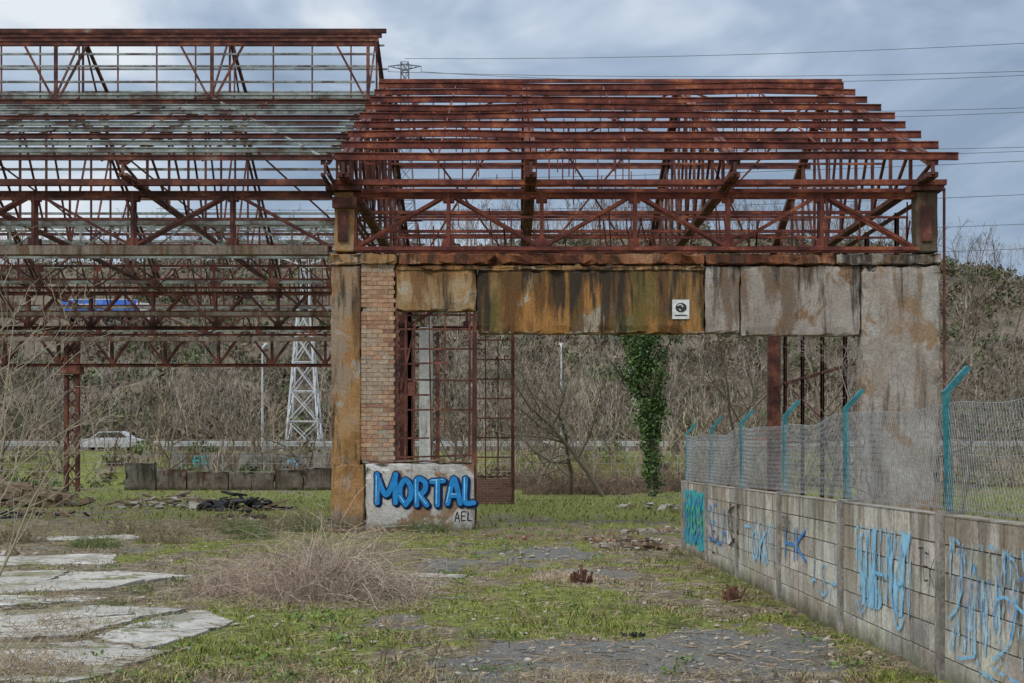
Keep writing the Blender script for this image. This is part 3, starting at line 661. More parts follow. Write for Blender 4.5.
def long_truss(mb,x0,x1,y,z0,z1,step=2.1,c=.11,wv=.07,dbl=True,mode=0):
    for yy in ((y,y+.22) if dbl else (y,)):
        mb.angle((x0,yy,z0),(x1,yy,z0),c,.025); mb.angle((x0,yy,z1),(x1,yy,z1),c,.025)
        n=max(1,int(round((x1-x0)/step))); s=(x1-x0)/n
        for i in range(n):
            a=x0+i*s
            mb.bar((a,yy,z0),(a,yy,z1),wv*1.2)
            if mode==0:
                p,q=((a,yy+.03,z0),(a+s,yy+.03,z1)) if i%2==0 else ((a,yy+.03,z1),(a+s,yy+.03,z0)); mb.bar(p,q,wv)
            else:
                mb.bar((a,yy+.03,z0),(a+s/2,yy+.03,z1),wv); mb.bar((a+s/2,yy+.03,z1),(a+s,yy+.03,z0),wv)
            mb.box(a-.13,a+.13,yy-.014,yy-.004,z0-.02,z0+.2); mb.box(a-.13,a+.13,yy-.014,yy-.004,z1-.2,z1+.02)
def cross_truss(mb,X,prof,zb,c=.1,wv=.06,n=5,dbl=True):
    ys_=[p[0] for p in prof]; zs_=[p[1] for p in prof]; y0,y1=ys_[0],ys_[-1]
    for dx in ((-.07,.07) if dbl else (0,)):
        mb.bar((X+dx,y0,zb),(X+dx,y1,zb),c)
        for i in range(len(prof)-1): mb.bar((X+dx,)+prof[i],(X+dx,)+prof[i+1],c,c*1.3)
    N=n*2; yv=[y0+(y1-y0)*i/N for i in range(N+1)]; zv=[float(np.interp(v,ys_,zs_)) for v in yv]
    for i in range(N+1): mb.bar((X,yv[i],zb),(X,yv[i],zv[i]),wv*1.15)
    for i in range(N):
        if i<n: mb.bar((X,yv[i],zv[i]),(X,yv[i+1],zb),wv)
        else: mb.bar((X,yv[i],zb),(X,yv[i+1],zv[i+1]),wv)
mb=MB(); long_truss(mb,-3.6,9.25,YF+.12,6.48,7.72,2.14,.10,.07)
mb.bar((-4.1,YF-.05,7.93),(9.9,YF-.05,7.93),.16,.12); mb.bar((-3.6,YF-.02,6.42),(9.3,YF-.02,6.42),.12,.07)
mb.bar((-3.6,YF+.9,7.3),(9.3,YF+.9,7.3),.05); mb.bar((-3.6,YF+1.4,6.9),(9.3,YF+1.4,6.9),.05)
for i in range(34):
    x_=rng.uniform(-3.5,9.2); mb.bar((x_,YF+.5,6.45),(x_+rng.normal(0,.1),YF+.5,rng.uniform(6.8,7.7)),.03)
mb.make('gallery_truss',M_rust,wh)
mb=MB()
long_truss(mb,-3.9,9.6,52,6.48,7.72,2.14,.12,.075)
for x_ in (-3.9,9.6): mb.box(x_-.22,x_+.22,52,52.3,-.2,7.7)
for d in (35.5,38.5,41,44,47,50): mb.chan((9.6,d,-.2),(9.6,d,7.7),.12,.14)
for z_ in (2.2,4.3,6.5,7.7): mb.bar((9.6,33.1,z_),(9.6,52,z_),.08)
mb.bar((9.6,41,2.2),(9.6,50,4.3),.05)
mb.make('rear_frame',M_rustd,wh)
RZ=12.6
prof=[(31.6,8.22),(42.2,RZ),(52.8,8.22)]
mb=MB()
for X_ in (-3.75,.42,4.95,9.35): cross_truss(mb,X_,prof,7.95,.11,.065,6)
mb.make('roof_trusses',M_rustd,wh)
mb=MB(); NP=9
for i in range(NP):
    t=i/(NP-1); y_=31.6+10.5*t; z_=8.22+(RZ-8.22)*t*.99+.13
    bend=rng.normal(0,.02,5); xsb=[-3.95,-1.5,1.2,4.6,7.2,9.85+rng.uniform(-.05,.12)]; zb=[z_]+[z_+q for q in bend[:4]]+[z_]
    for s in range(5): mb.chan((xsb[s],y_,zb[s]),(xsb[s+1],y_,zb[s+1]),.08,.15)
    if i<NP-1:
        y2=52.8-10.5*t-.4; mb.chan((-3.95,y2,z_),(9.8-rng.uniform(0,.3),y2,z_+rng.normal(0,.03)),.06,.12)
mb.bar((-3.95,42.25,RZ+.26),(9.8,42.25,RZ+.26),.09,.10)
for y_ in (33.5,36.5,39.5,42.5,45.5,49): mb.bar((-3.9,y_,7.95),(9.5,y_,7.95),.08)
for y_ in (36.5,39.5,45,48): mb.bar((-3.9,y_,9.2),(9.5,y_,9.2),.05)
for k in range(3):
    xa=(-3.75,.42,4.95)[k];xb=(.42,4.95,9.35)[k]; xm=(xa+xb)/2
    for s in (1,-1):
        Y0=42.2-s*10.4
        mb.bar((xa,Y0,8.3),(xb,42.2,RZ),.045); mb.bar((xb,Y0,8.3),(xa,42.2,RZ),.045)
    mb.bar((xm,31.8,8.36),(xm,42.2,RZ+.1),.04)
for i in range(110):
    x_=rng.uniform(-3.8,9.5); y_=31.6+21.2*rng.random(); zz=float(np.interp(y_,[31.6,42.2,52.8],[8.22,RZ,8.22])); mb.bar((x_,y_,zz),(x_,y_,max(7.9,zz-rng.uniform(.3,2))),.03)
mb.make('roof_purlins',M_rust,wh)
mb=MB()
for x_,z0,z1,s in ((-2.63,1.6,4.98,.07),(-2.45,1.6,4.98,.04),(-2.25,1.6,4.7,.04),(-1.85,1.6,4.98,.035),(-1.55,2.2,4.98,.035),(-.98,1.6,4.98,.05),(-.85,.1,4.98,.08),(-.90,1.6,4.9,.03)):
    mb.bar((x_,YF+.12,z0),(x_+rng.normal(0,.02),YF+.12,z1),s)
for z_,xa,xb in ((1.66,-2.63,-.85),(2.1,-2.63,-1.9),(2.75,-2.63,-.85),(3.1,-2.6,-1.9),(3.45,-2.63,-.85),(3.8,-2.6,-1.5),(4.15,-2.63,-.85),(4.6,-2.63,-.85),(4.92,-2.63,-.85)):
    mb.bar((xa,YF+.14,z_),(xb,YF+.14,z_+rng.normal(0,.02)),.04)
mb.bar((-2.55,YF+.1,3.2),(-2.2,YF+.1,4.8),.04); mb.box(-2.6,-2.2,YF+.15,YF+.17,3.1,3.4)
mb.make('window_frame',M_rustd,wh)
mb=MB()
for x_,s in ((-1.33,.09),(-.95,.04),(-.5,.04),(.03,.12)): mb.bar((x_,51,0),(x_,51,6.4),s)
for z_ in (1.0,1.7,2.4,3.1,3.8,4.5,5.2,5.9): mb.bar((-1.33,51,z_),(.03,51,z_),.045)
mb.make('rear_window_frame',M_rustd,wh)
cbox('rear_low_wall',M_brickd,-1.35,-.0,50.9,51.25,-.2,.95)
cbox('inner_column',M_white,-3.35,-2.85,51.2,51.6,-.2,6.4); cbox('inner_column_thin',M_white,-2.8,-2.66,47,47.15,-.2,6.4)
FP=lambda a,b,o:(a,YF-.02-o,b)
ln=[]; xc=-3.08
for c_,w_ in (('M',.42),('O',.27),('R',.27),('T',.27),('A',.29),('L',.22)):
    dz=rng.uniform(-.03,.03)
    pts=[[(0,0),(.02,1.0),(.02,1.0),(.5,.3),(.98,1.0),(.98,1.0),(1,0)]] if c_=='M' else LET[c_]
    for l_ in pts: ln.append([(xc+p[0]*w_,.60+dz+p[1]*.58) for p in l_])
    xc+=w_+.095
strokes('graffiti_shadow',[[(p[0]+.035,p[1]-.03) for p in l] for l in ln],.175,FP,.004,G_navy,wh)
strokes('graffiti_outline',ln,.170,FP,.02,G_navy,wh)
strokes('graffiti_fill',ln,.115,FP,.04,G_blue,wh)
strokes('graffiti_highlight',[[(p[0]-.02,p[1]+.03) for p in l[:2]] for l in ln],.018,FP,.06,m_paint('spray_highlight',(.3,.6,.8),.2),wh)
strokes('graffiti_tag',word('AEL',-1.3,.22,.1,.2,.04,.02),.026,FP,.006,G_blk,wh,False)
sg=empty('warning_sign')
mb=MB(); mb.box(3.66,4.05,YF-.03,YF-.012,4.82,5.26); mb.make('board',m_paint('sign_white',(.6,.6,.57)),sg)
SP=lambda a,b,o:(a,YF-.03-o,b)
sb=m_paint('sign_black',(.03,.03,.03))
t=np.linspace(0,2*math.pi,17)[:-1]; Vd=[SP(3.86+.13*math.cos(q),5.08+.11*math.sin(q),.003) for q in t]
me=bpy.data.meshes.new('disc'); me.from_pydata(Vd,[],[tuple(range(16))]); me.materials.append(sb); o=bpy.data.objects.new('disc',me); sc.collection.objects.link(o); o.parent=sg
strokes('face_mark',[[(3.78,5.13),(3.85,5.15),(3.9,5.1)],[(3.82,5.04),(3.85,5.02)]],.024,SP,.006,m_paint('sign_mark_white',(.6,.6,.57)),sg)
strokes('caption',[[(3.72,4.9),(3.99,4.9)]],.025,SP,.004,sb,sg)

# ---------------------------------------------------------------- left hall
lh=empty('steel_frame_hall')
XL=-36; XR=-3.95
cons=[(31.6,8.2),(41,11.95),(46.2,11.95),(53,8.2)]
mbr=MB(); mbg=MB()
Xs=[XR-.2-4.5*i for i in range(8)]
ZM0,ZM1,ZR=12.05,13.55,14.6
for X_ in Xs:
    cross_truss(mbr,X_,cons,7.95,.065,.05,5)
    for yy in (41,46.2): mbr.bar((X_,yy,11.9),(X_,yy,ZM1),.09)
    mbr.bar((X_,41,ZM1),(X_,43.6,ZR),.09); mbr.bar((X_,46.2,ZM1),(X_,43.6,ZR),.09)
    mbr.bar((X_,41,12.1),(X_,43.6,ZR),.05); mbr.bar((X_,46.2,12.1),(X_,43.6,ZR),.05); mbr.bar((X_,43.6,12),(X_,43.6,ZR),.06)
    mbr.bar((X_-.1,41,ZM0),(X_-.9,41,ZM1),.06)
    if X_<-5: mbr.bar((X_+.1,41,ZM0),(X_+.9,41,ZM1),.06)
    cross_truss(mbr,X_,[(53,8.2),(62.5,12.0),(72,8.2)],7.9,.07,.05,4,False)
for i in range(11):
    t=i/10; y_=31.6+9.4*t; z_=8.2+3.75*t+.12; (mbg if i%3 else mbr).chan((XL,y_,z_),(XR+rng.uniform(-.05,.15),y_,z_),.07,.10)
    y_=53-6.8*t; mbg.bar((XL,y_,z_),(XR,y_,z_),.06,.08)
    if i%2==0:
        y_=53+9.5*t; z_=8.2+3.8*t+.12; mbg.bar((XL,y_,z_),(XR,y_,z_),.08); y_=72-9.5*t; mbr.bar((XL,y_,z_),(XR,y_,z_),.08)
for i in range(3):
    t=i/2.4; y_=41+2.6*t; z_=ZM1+.06+(ZR-ZM1)*t; mbr.chan((XL,y_,z_),(XR,y_,z_),.07,.12)
    mbg.bar((XL,46.2-2.6*t,z_-.05),(XR,46.2-2.6*t,z_-.05),.05)
mbr.bar((XL,43.6,ZR+.15),(XR+.1,43.6,ZR+.15),.12,.12)
for z_ in (12.15,12.5,12.95,13.3): mbg.bar((XL,41,z_),(XR,41,z_),.055); 
for z_ in (12.3,13.1): mbr.bar((XL,46.2,z_),(XR,46.2,z_),.05)
for x_ in np.arange(XL,XR,1.12):
    mbr.bar((x_,41,12.0),(x_,41,ZM1),.04)
    if int(x_*7)%3==0: mbr.bar((x_,31.6,8.25),(x_,41,12.05),.035)
for k in range(len(Xs)-1):
    xa,xb=Xs[k],Xs[k+1]; 
    if k%2==0: mbg.bar((xa,31.6,8.3),(xb,41,12.05),.04)
    else: mbr.bar((xb,31.6,8.3),(xa,41,12.05),.04)
    mbr.bar((xa,53,8.2),(xb,46.2,11.95),.045)
long_truss(mbr,XL,-4.15,YF+.1,6.5,7.75,2.3,.10,.06,True,0)
mbr.bar((XL,YF-.05,7.93),(-4.2,YF-.05,7.93),.16,.14)
mbg2=MB(); mbg2.bar((XL,YF+.0,6.38),(-4.2,YF+.0,6.38),.3,.2)
long_truss(mbr,XL,-4,52,6.48,7.75,2.3,.11,.07,True,1); long_truss(mbr,XL,-4,71,6.4,8.2,2.6,.15,.09,True,1)
long_truss(mbr,XL,-4,61,7.0,8.0,2.3,.08,.05,False,0); long_truss(mbg,XL,-4,38,7.2,7.9,1.9,.06,.04,False,1); long_truss(mbr,XL,-4,46,7.2,7.9,1.9,.06,.04,False,1)
for yy in (36,42,48,56,66): mbg.bar((XL,yy,7.6),(XR,yy,7.6),.08,.10)
for yy in (34.5,37.5,40,44.5,50,58.5,63): mbr.bar((XL,yy,7.95),(XR,yy,7.95),.07)
mbg2.bar((XL,51.6,6.9),(-4,51.6,6.9),.2,.14); mbg2.bar((XL,70.6,7.6),(-4,70.6,7.6),.2,.2)
for X_ in (-22,-4.0):
    for yy in (52,71):
        for dx in (-.28,.28): mbr.box(X_+dx-.09,X_+dx+.09,yy,yy+.25,-.2,8)
        for i in range(12): mbr.bar((X_-.28,yy+.1,.65*i+.2),(X_+.28,yy+.1,.65*(i+1)+.2),.07); mbr.bar((X_+.28,yy+.15,.65*i+.2),(X_-.28,yy+.15,.65*(i+1)+.2),.07)
mbr.box(-22.5,-21.5,70.8,71.5,5.9,6.3)
for X_ in (-36,): mbr.box(X_-.2,X_+.2,YF,YF+.3,-.2,8)
mbr.make('rusted_frame',M_rustd,lh); mbg.make('purlins',M_grey,lh); mbg2.make('edge_beams',m_concrete('grey_beam',[(.3,(.12,.085,.06)),(.6,(.24,.2,.16))],s0=.5,s1=.6,dk=.5),lh)

# ---------------------------------------------------------------- background structures
M_galv=m_noise('galvanised_steel',[(.3,(.42,.43,.43)),(.7,(.62,.63,.63))],1,.6,.1)
def pylon(name,x,y,z0,h,bw,tw,arms,r,mat,parts=9):
    e=empty(name); mb=MB()
    zs_=[h*(1-(1-i/parts)**1.25) for i in range(parts+1)]; wf=lambda z:bw+(tw-bw)*min(1,z/(h*.72))
    for i in range(parts):
        a,b_=zs_[i],zs_[i+1]; A=wf(a)/2;B=wf(b_)/2; cs=[(-1,-1),(1,-1),(1,1),(-1,1)]
        for k in range(4):
            c0,c1=cs[k],cs[(k+1)%4]; p=lambda c,w_,z:(x+c[0]*w_,y+c[1]*w_,z0+z)
            mb.bar(p(c0,A,a),p(c0,B,b_),r*1.5); mb.bar(p(c0,A,a),p(c1,B,b_),r); mb.bar(p(c1,A,a),p(c0,B,b_),r); mb.bar(p(c0,B,b_),p(c1,B,b_),r)
    for az_,al in arms:
        for s in (-1,1):
            for dy in (-.3,.3): mb.bar((x,y+dy,z0+az_-.7),(x+s*al,y,z0+az_),r); mb.bar((x,y+dy,z0+az_+.3),(x+s*al,y,z0+az_),r)
            for t in (.3,.6): mb.bar((x+s*al*t,y,z0+az_-.7*(1-t)),(x+s*al*(t+.15),y,z0+az_+.3*(1-t)),r)
            mb.bar((x+s*al,y,z0+az_),(x+s*al,y,z0+az_-1),r)
    mb.make('lattice',mat,e)
pylon('lattice_pylon',-16.5,113,2.2,18,2.7,.7,[(15.5,2),(17.3,1.6)],.08,M_galv)
gz=float(H(-19.6,260)); A1=[(73.6-gz,3.0),(67-gz,3.4),(60.5-gz,3.2)]
M_gd=m_noise('dull_steel',[(.3,(.10,.11,.12)),(.7,(.18,.19,.2))],1,.7,.1)
pylon('lattice_pylon',-19.6,260,gz,74.2-gz,5,1.4,A1,.10,M_gd,12)
gz2=float(H(100,232)); A2=[(66.5-gz2,2.6),(60.5-gz2,3.4),(54-gz2,3.2)]
pylon('lattice_pylon',100,232,gz2,67.5-gz2,5,1.4,A2,.10,M_gd,12)
P0=[];P1=[]
def wire(a,b_,sag,n=24):
    a=np.array(a,float);b_=np.array(b_,float); t=np.linspace(0,1,n+1)[:,None]; P=a+(b_-a)*t; P[:,2]-=(4*sag*t*(1-t))[:,0]
    P0.append(P[:-1]);P1.append(P[1:])
for (z1,l1),(z2,l2) in zip(A1,A2):
    for s in (-1,1): wire((-19.6+s*l1,260,gz+z1-1),(100+s*l2,232,gz2+z2-1),1.6+.5*s)
for zz,dy in ((43,0),(39,3),(35.5,5),(47.5,-3)): wire((-60,240+dy,zz+1),(130,205+dy,zz),2)
wire((-19.6,260,75),(100,232,70.5),1)
P0=np.concatenate(P0);P1=np.concatenate(P1);V,F=tubes(P0,P1,np.full(len(P0),.055),np.full(len(P0),.055),3); mesh_np('power_lines',V,F,M_gd)
for X_ in (-17.2,3.4,26):
    e=empty('street_lamp'); V,F=tubes([(X_,98,2.1),(X_,98,5.5)],[(X_,98,5.5),(X_,98,9.4)],[.1,.08],[.08,.05],8); mesh_np('pole',V,F,M_galv,e)
    mb=MB(); mb.bar((X_,98,9.35),(X_,99.4,9.7),.07); mb.box(X_-.13,X_+.13,99.2,99.95,9.64,9.78); mb.make('arm_and_head',M_galv,e)
M_road=m_noise('asphalt',[(.3,(.04,.04,.042)),(.7,(.065,.065,.065))],3)
mb=MB(); mb.box(-400,400,99.5,109.5,2.0,2.206); mb.make('road',M_road)
mb=MB(); mb.box(-400,400,99.8,99.95,2.1,2.212); mb.box(-400,400,109,109.15,2.1,2.212)
for i in range(-60,60): mb.box(i*5,i*5+2,104.4,104.55,2.1,2.212)
mb.make('road_markings',m_paint('road_white',(.6,.6,.58)))
e=empty('guard_rail'); mb=MB(); mb.bar((-200,98.6,2.85),(200,98.6,2.85),.05,.1); mb.bar((-200,98.56,2.72),(200,98.56,2.72),.03,.06); mb.bar((-200,98.6,2.62),(200,98.6,2.62),.05,.1); mb.make('rail',M_galv,e)
mb=MB()
for i in range(-50,51): mb.box(i*4-.05,i*4+.05,98.65,98.75,2.1,2.9)
mb.make('rail_posts',M_galv,e)
e=empty('retaining_wall'); mb=MB(); mb.box(-200,200,110.5,110.9,2.0,3.2); mb.make('wall',m_concrete('roadside_concrete',[(.3,(.12,.11,.095)),(.6,(.24,.22,.19))],ztop=3),e)
e=empty('wire_fence'); mb=MB()
for i in range(-14,14): mb.bar((i*2.5,86,0),(i*2.5,86,1.9),.06)
for z_ in (.4,.9,1.4,1.85): mb.bar((-35,86,z_),(35,86,z_),.025)
mb.make('posts_and_wires',m_noise('fence_grey',[(.3,(.2,.21,.2)),(.7,(.38,.39,.38))],2),e)
e=empty('low_ruined_wall'); M_sw=m_concrete('weathered_wall_concrete',[(.3,(.09,.07,.05)),(.5,(.17,.14,.11)),(.7,(.27,.24,.20))],stain=(.06,.045,.03),s0=.46,s1=.56,ztop=1.4,zk=.05,off=(4,9,1),moss=.6,patch=(.14,.075,.045),pt=(.55,.6))
x_=-20.5; R3=np.random.default_rng(12)
while x_<-9.4:
    w_=R3.uniform(1.4,2.6); top=1.25+R3.uniform(-.3,.25); cbox('wall_section',M_sw,x_,min(x_+w_,-9.3),75+R3.uniform(0,.03),75.5,-.2,top,parent=e,rough=.05,seg=.3); x_+=w_+.004
e=empty('graffiti_wall'); mb=MB(); mb.box(-22,-9,92,92.3,.0,2.1); mb.make('wall',m_concrete('far_wall',[(.3,(.14,.13,.115)),(.6,(.26,.245,.22))],ztop=2),e)
FW=lambda a,b_,o:(a,92-o,b_)
for s_,x_,mt in (('EK',-20.6,G_teal),('HA',-14.5,G_pale),('SOT',-11.6,G_pale)):
    strokes('graffiti',word(s_,x_,1.3,.4,.5,.15),.12,FW,.01,mt,e)
def WP(y0): return lambda a,b_,o:(WX-.006-o,y0-a,b_)
gw=empty('wall_graffiti')
patchfill('pale_piece_fill',.35,2.1,.3,1.1,WP(13.0),.003,G_fill,gw,1)
strokes('pale_piece_line',word('SHG',.4,.32,.42,.68,.15),.03,WP(13.0),.006,G_pale,gw)
strokes('pale_piece_drips',[[(.5+i*.17,.5),(.5+i*.17+rng.normal(0,.01),.5-rng.uniform(.1,.35))] for i in range(9)],.012,WP(13.0),.005,G_pale,gw)
patchfill('near_piece_fill',.15,2.9,.25,1.1,WP(10.1),.003,G_fill2,gw,5)
strokes('near_piece',[[(.1,.9),(.3,1.05),(.5,.9),(.35,.6),(.1,.45),(.3,.25),(.7,.3)],[(.7,1.0),(.75,.3),(1.1,.2)],[(1.0,1.05),(1.5,.95),(1.4,.5),(1.05,.3),(1.6,.25)],[(1.6,1.05),(1.75,.5),(1.7,.2)],[(1.9,1.),(2.2,.9),(2.3,.4),(1.9,.25)],[(.9,.6),(1.3,.75),(1.9,.65),(2.5,.8)]],.022,WP(10.1),.006,G_pale,gw)
strokes('near_piece_scribble',[[(.2+i*.3,.35+.3*rng.random()),(.4+i*.3,.8+.2*rng.random()),(.5+i*.3,.4+.2*rng.random())] for i in range(8)],.014,WP(10.1),.008,G_blueW,gw)
strokes('blue_tag',word('HK',.25,.5,.5,.3,.15),.04,WP(16.2),.004,G_blueW,gw)
strokes('blue_tag_mid',word('SELA',.2,.4,.35,.5,.12),.045,WP(22.3),.004,G_blueW,gw)
strokes('blue_tag_far',word('TOK',.6,.35,.45,.4,.12),.04,WP(19.3),.004,G_lb,gw)
patchfill('faded_patch',1.2,2.8,.3,.9,WP(19.3),.002,G_fill2,gw,3)
strokes('blue_tag_low',word('ASH',1.7,.25,.3,.3,.1),.03,WP(16.2),.004,G_pale,gw)
strokes('black_tag',[[(.2,.5),(.35,1.0),(.55,.6),(.8,1.1),(1.1,.7),(.6,.5),(.2,.85),(1.2,1.0)],[(.3,.4),(.9,.5),(1.2,.3)]],.035,WP(20.3),.008,G_blk,gw)
strokes('black_tag_low',word('EK',.3,.2,.3,.3,.1),.025,WP(22.0),.01,G_blk,gw)
strokes('black_tag_small',word('ROS',.2,.75,.14,.2,.05),.015,WP(16.25),.01,G_blk,gw); strokes('black_tag_near',word('TEK',2.3,.7,.12,.2,.04),.012,WP(13.0),.01,G_blk,gw)
patchfill('teal_piece',.1,2.9,.08,1.15,WP(25.4),.003,G_teal,gw,8)
strokes('teal_piece_line',word('MASK',.2,.25,.5,.7,.15),.06,WP(25.4),.012,G_blueW,gw); strokes('green_piece',word('OGA',.4,.4,.5,.4,.3),.06,WP(25.3),.02,G_green,gw)

e=empty('lorry'); lx,ly=-60,210; lz=float(H(lx,ly))+.2
mb=MB(); mb.box(lx-6,lx+4.5,ly-1.2,ly+1.2,lz+1.1,lz+3.7); mb.make('trailer',m_paint('trailer_blue',(.03,.16,.6)),e)
mb=MB(); mb.box(lx-5.9,lx+4.4,ly-1.22,ly-1.205,lz+1.3,lz+1.9); mb.box(lx-5,lx-1,ly-1.22,ly-1.205,lz+2.5,lz+3.1); mb.box(lx-6,lx+4.5,ly-1.2,ly+1.2,lz+3.705,lz+3.8); mb.make('stripe',m_paint('trailer_white',(.7,.7,.7)),e)
P=[(lx+a_,ly-1.15,lz+b_) for a_,b_ in((4.8,.8),(7,.8),(7,2.0),(6.6,3.2),(4.8,3.3))]; P+=[(p[0],ly+1.15,p[2]) for p in P]
me=bpy.data.meshes.new('cab'); me.from_pydata(P,[],[(0,1,2,3,4),(9,8,7,6,5),(0,5,6,1),(1,6,7,2),(2,7,8,3),(3,8,9,4),(4,9,5,0)]); me.materials.append(m_paint('cab_white',(.6,.6,.6))); o=bpy.data.objects.new('cab',me); sc.collection.objects.link(o); o.parent=e
V,F=tubes([(lx+q,ly-1.2,lz+.5) for q in(-4.5,-3.3,5.8)],[(lx+q,ly+1.2,lz+.5) for q in(-4.5,-3.3,5.8)],[.5]*3,[.5]*3,14); mesh_np('wheels',V,F,M_dark,e)
def car(x,y,z,col,name='car'):
    e=empty(name); pr=[(-2.1,.3),(-2.15,.85),(-1.5,.95),(-.9,1.42),(.7,1.45),(1.3,1.0),(2.1,.85),(2.15,.3)]
    n=len(pr); P=[(x+a,y-.8,z+b_) for a,b_ in pr]+[(x+a,y+.8,z+b_) for a,b_ in pr]
    me=bpy.data.meshes.new('body'); me.from_pydata(P,[],[tuple(range(n)),tuple(range(2*n-1,n-1,-1))]+[(i,n+i,n+(i+1)%n,(i+1)%n) for i in range(n)]); me.materials.append(m_paint('car_paint',col,0,.3)); o=bpy.data.objects.new('body',me); sc.collection.objects.link(o); o.parent=e
    mb=MB(); mb.add([(x-1.3,y-.805,z+.98),(x+1.1,y-.805,z+1.0),(x+.6,y-.805,z+1.36),(x-.85,y-.805,z+1.34)],[[0,1,2,3]]); mb.make('windows',M_dark,e)
    V,F=tubes([(x+q,y-.85,z+.32) for q in(-1.35,1.35)],[(x+q,y+.85,z+.32) for q in(-1.35,1.35)],[.32]*2,[.32]*2,14); mesh_np('wheels',V,F,M_dark,e)
car(-28.5,102,2.21,(.5,.5,.5)); car(18,102,2.21,(.3,.05,.04))

# ---------------------------------------------------------------- trees
M_bark=m_attr('bare_branches')
tm=[segs_mesh(grow_tree(100+i,8.5,.12,3,(9,4,3),.8,.13,.5,.2,(5,3,2,2)),minr=.016,s0=3,s1=2) for i in range(5)]
tb=[segs_mesh(grow_tree(200+i,3.2,.05,2,(9,6),.8,.2,.6,.05),minr=.012,s0=3,s1=2) for i in range(4)]
tr=[segs_mesh(grow_tree(250+i,10,.17,3,(9,5,4),.55,.1,.42,.35,(5,3,2,2)),minr=.03,s0=3,s1=2) for i in range(4)]
def mass(name,n,xr,yr,smin,smax,base,tmpl,cull=None):
    y=rng.uniform(yr[0],yr[1],n); x=rng.uniform(-1,1,n)*(xr[0]+(xr[1]-xr[0])*(y-yr[0])/(yr[1]-yr[0]))
    k=np.ones(n,bool)
    if cull is not None: k&=cull(x,y)
    x,y=x[k],y[k]; n=len(x)
    pos=np.stack([x,y,H(x,y)-.1],1); s=rng.uniform(smin,smax,n); tint=np.array(base)*rng.uniform(.45,1.55,(n,1))*rng.uniform(.92,1.08,(n,3))
    V,F,C=replicate(tmpl,pos,s,rng.uniform(0,6.28,n),tint); mesh_np(name,V,F,M_bark,None,C,True)
noroad=lambda x,y:(y<97)|(y>111)
nopyl=lambda x,y:noroad(x,y)&~((x/y>-.175)&(x/y<-.115)&(rng.random(len(x))<.6))
mass('distant_woodland',850,(52,140),(118,300),.45,1.1,(.23,.19,.15),tm,cull=lambda x,y:~((x/y>.28)&(rng.random(len(x))<.35)))
mass('ridge_woodland',190,(135,140),(280,312),.75,1.15,(.22,.19,.17),tr)
mass('distant_woodland',330,(48,58),(88,120),.45,.85,(.24,.195,.145),tm,cull=nopyl)
mass('hedgerow_bushes',520,(38,58),(76,116),.6,1.3,(.26,.20,.135),tb,cull=lambda x,y:nopyl(x,y)&((y>88)|(x>0)|(rng.random(len(x))<.3)))
cl=[]
for i in range(6):
    R=np.random.default_rng(i); pp=[leafcloud(18,(R.normal(0,1),R.normal(0,1),R.uniform(.4,1.3)),(.7,.7,.6),.24,R) for k in range(5)]; cl.append(cat(pp))
def shrubs(name,n,xr,yr,cols,s=(.7,1.8)):
    y=rng.uniform(yr[0],yr[1],n); x=rng.uniform(-1,1,n)*(xr[0]+(xr[1]-xr[0])*(y-yr[0])/(yr[1]-yr[0]))
    idx=(fbm(x/14,y/14,3)*1.3-.15+rng.normal(0,.13,n)); idx=np.clip((idx*len(cols)).astype(int),0,len(cols)-1)
    pos=np.stack([x,y,H(x,y)-.2],1); tint=np.array(cols)[idx]*rng.uniform(.55,1.4,(n,1))
    V,F,C=replicate(cl,pos,rng.uniform(s[0],s[1],n),rng.uniform(0,6.28,n),tint); mesh_np(name,V,F,M_bark,None,C)
shrubs('hillside_scrub',2300,(52,145),(116,312),[(.055,.08,.028),(.12,.095,.055),(.16,.12,.08),(.085,.09,.04),(.10,.12,.05)])
shrubs('roadside_scrub',260,(40,48),(82,97),[(.08,.115,.035),(.17,.135,.08),(.20,.165,.10)],(.3,.65))
multi('bramble_thicket',[stems(cx,cy,rx,1.5,800,h_,(.23,.16,.11),.014,.5) for cx,cy,rx,h_ in ((3,66,2.6,1.7),(5.2,70,2.2,1.4),(1.5,78,2.2,1.5),(10,60,2,1.2),(9,72,3,2))])
def bare(name,x,y,seed,h,r,col,lev=3,nb=(10,6,5),spread=.8,minr=.008,**k):
    V,F=segs_mesh(grow_tree(seed,h,r,lev,nb,spread,**k),minr=minr,s0=7,s1=4,s2=3); V=V+np.array([x,y,float(H(x,y))-.05])
    mesh_np(name,V,F,M_bark,None,np.tile(np.array(col),(len(V),1)),True)
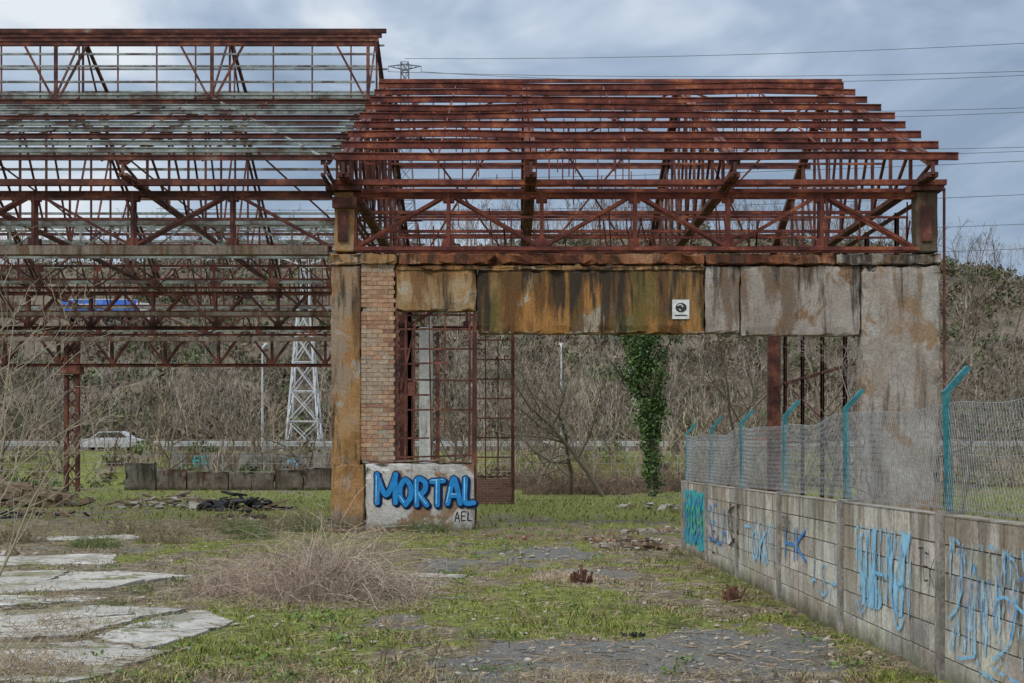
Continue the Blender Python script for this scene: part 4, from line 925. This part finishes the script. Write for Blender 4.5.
for i,(x,y,h) in enumerate(((4.0,62,8),(2.6,64,6.5),(8.9,60,7),(10.4,66,8),(-1.5,78,6),(1.2,72,5.5),(12.5,56,8),(13.5,48,7),(-20,82,6),(-10.5,82,5.5),(-25,80,6),(17,62,9),(-3.3,80,6))):
    bare('bare_tree',x,y,300+i,h,.11,(.16,.13,.095),3,(11,5,4),.85,.011,start=.12,lenf=.55,wander=.2,lean=(rng.normal(0,.25),0))
bare('bare_sapling',7.35,28.5,401,3.9,.035,(.20,.165,.14),3,(11,5,3),.7,.006,start=.1)
bare('bare_sapling',8.6,27.5,402,3.2,.03,(.20,.165,.14),3,(9,5,3),.7,.006,start=.1)
bare('bare_sapling',10.9,30,409,4.2,.035,(.18,.15,.12),3,(9,5,3),.7,.006,start=.1)
for i,(x,y,h) in enumerate(((-4.35,10.9,3.5),(-4.6,11.6,3.0),(-5.6,13.6,3.9),(-4.15,11.1,2.1))):
    bare('bare_sapling',x,y,420+i,h,.016,(.29,.24,.16),3,(11,4,3),.62,.002,start=.08,lenf=.5,wander=.12,up=.18)
e=empty('ivy_covered_tree'); out=grow_tree(77,8.2,.2,3,(12,6,4),.7,.05,.40,.40); V,F=segs_mesh(out,.012,8,5,3); P=np.array([6.2,63,float(H(6.2,63))-.1])
mesh_np('trunk_and_limbs',V+P,F,M_bark,e,np.tile((.13,.11,.085),(len(V),1)),True)
pp=[]
for o in out:
    if o[4]==0:
        for k in range(10):
            c=o[0]+(o[1]-o[0])*rng.random(); up_=min(1,c[2]/5.5); c=c+rng.normal(0,.06+.28*up_,3); pp.append(leafcloud(int(70+80*up_),c+P,(.25+.40*up_,.25+.40*up_,.5),.085))
    elif o[4]==1 and rng.random()<.6:
        for k in range(3): c=o[0]+(o[1]-o[0])*rng.random()+rng.normal(0,.12,3); pp.append(leafcloud(50,c+P,(.38,.38,.38),.085))
V,F=cat(pp); mesh_np('ivy_leaves',V,F,M_veg,e,np.repeat(np.array([.085,.14,.045])*rng.uniform(.3,1.7,(len(V)//4,1)),4,axis=0))
e=empty('utility_cabinet'); mb=MB(); mb.box(8.3,9.3,84,85,0,1.3); mb.box(8.2,9.4,83.9,85.1,1.302,1.4); mb.box(8.45,9.15,83.96,83.995,.15,1.15); mb.make('cabinet',m_noise('dark_grey_metal',[(.3,(.05,.05,.045)),(.7,(.11,.11,.1))],2),e)
print('done')
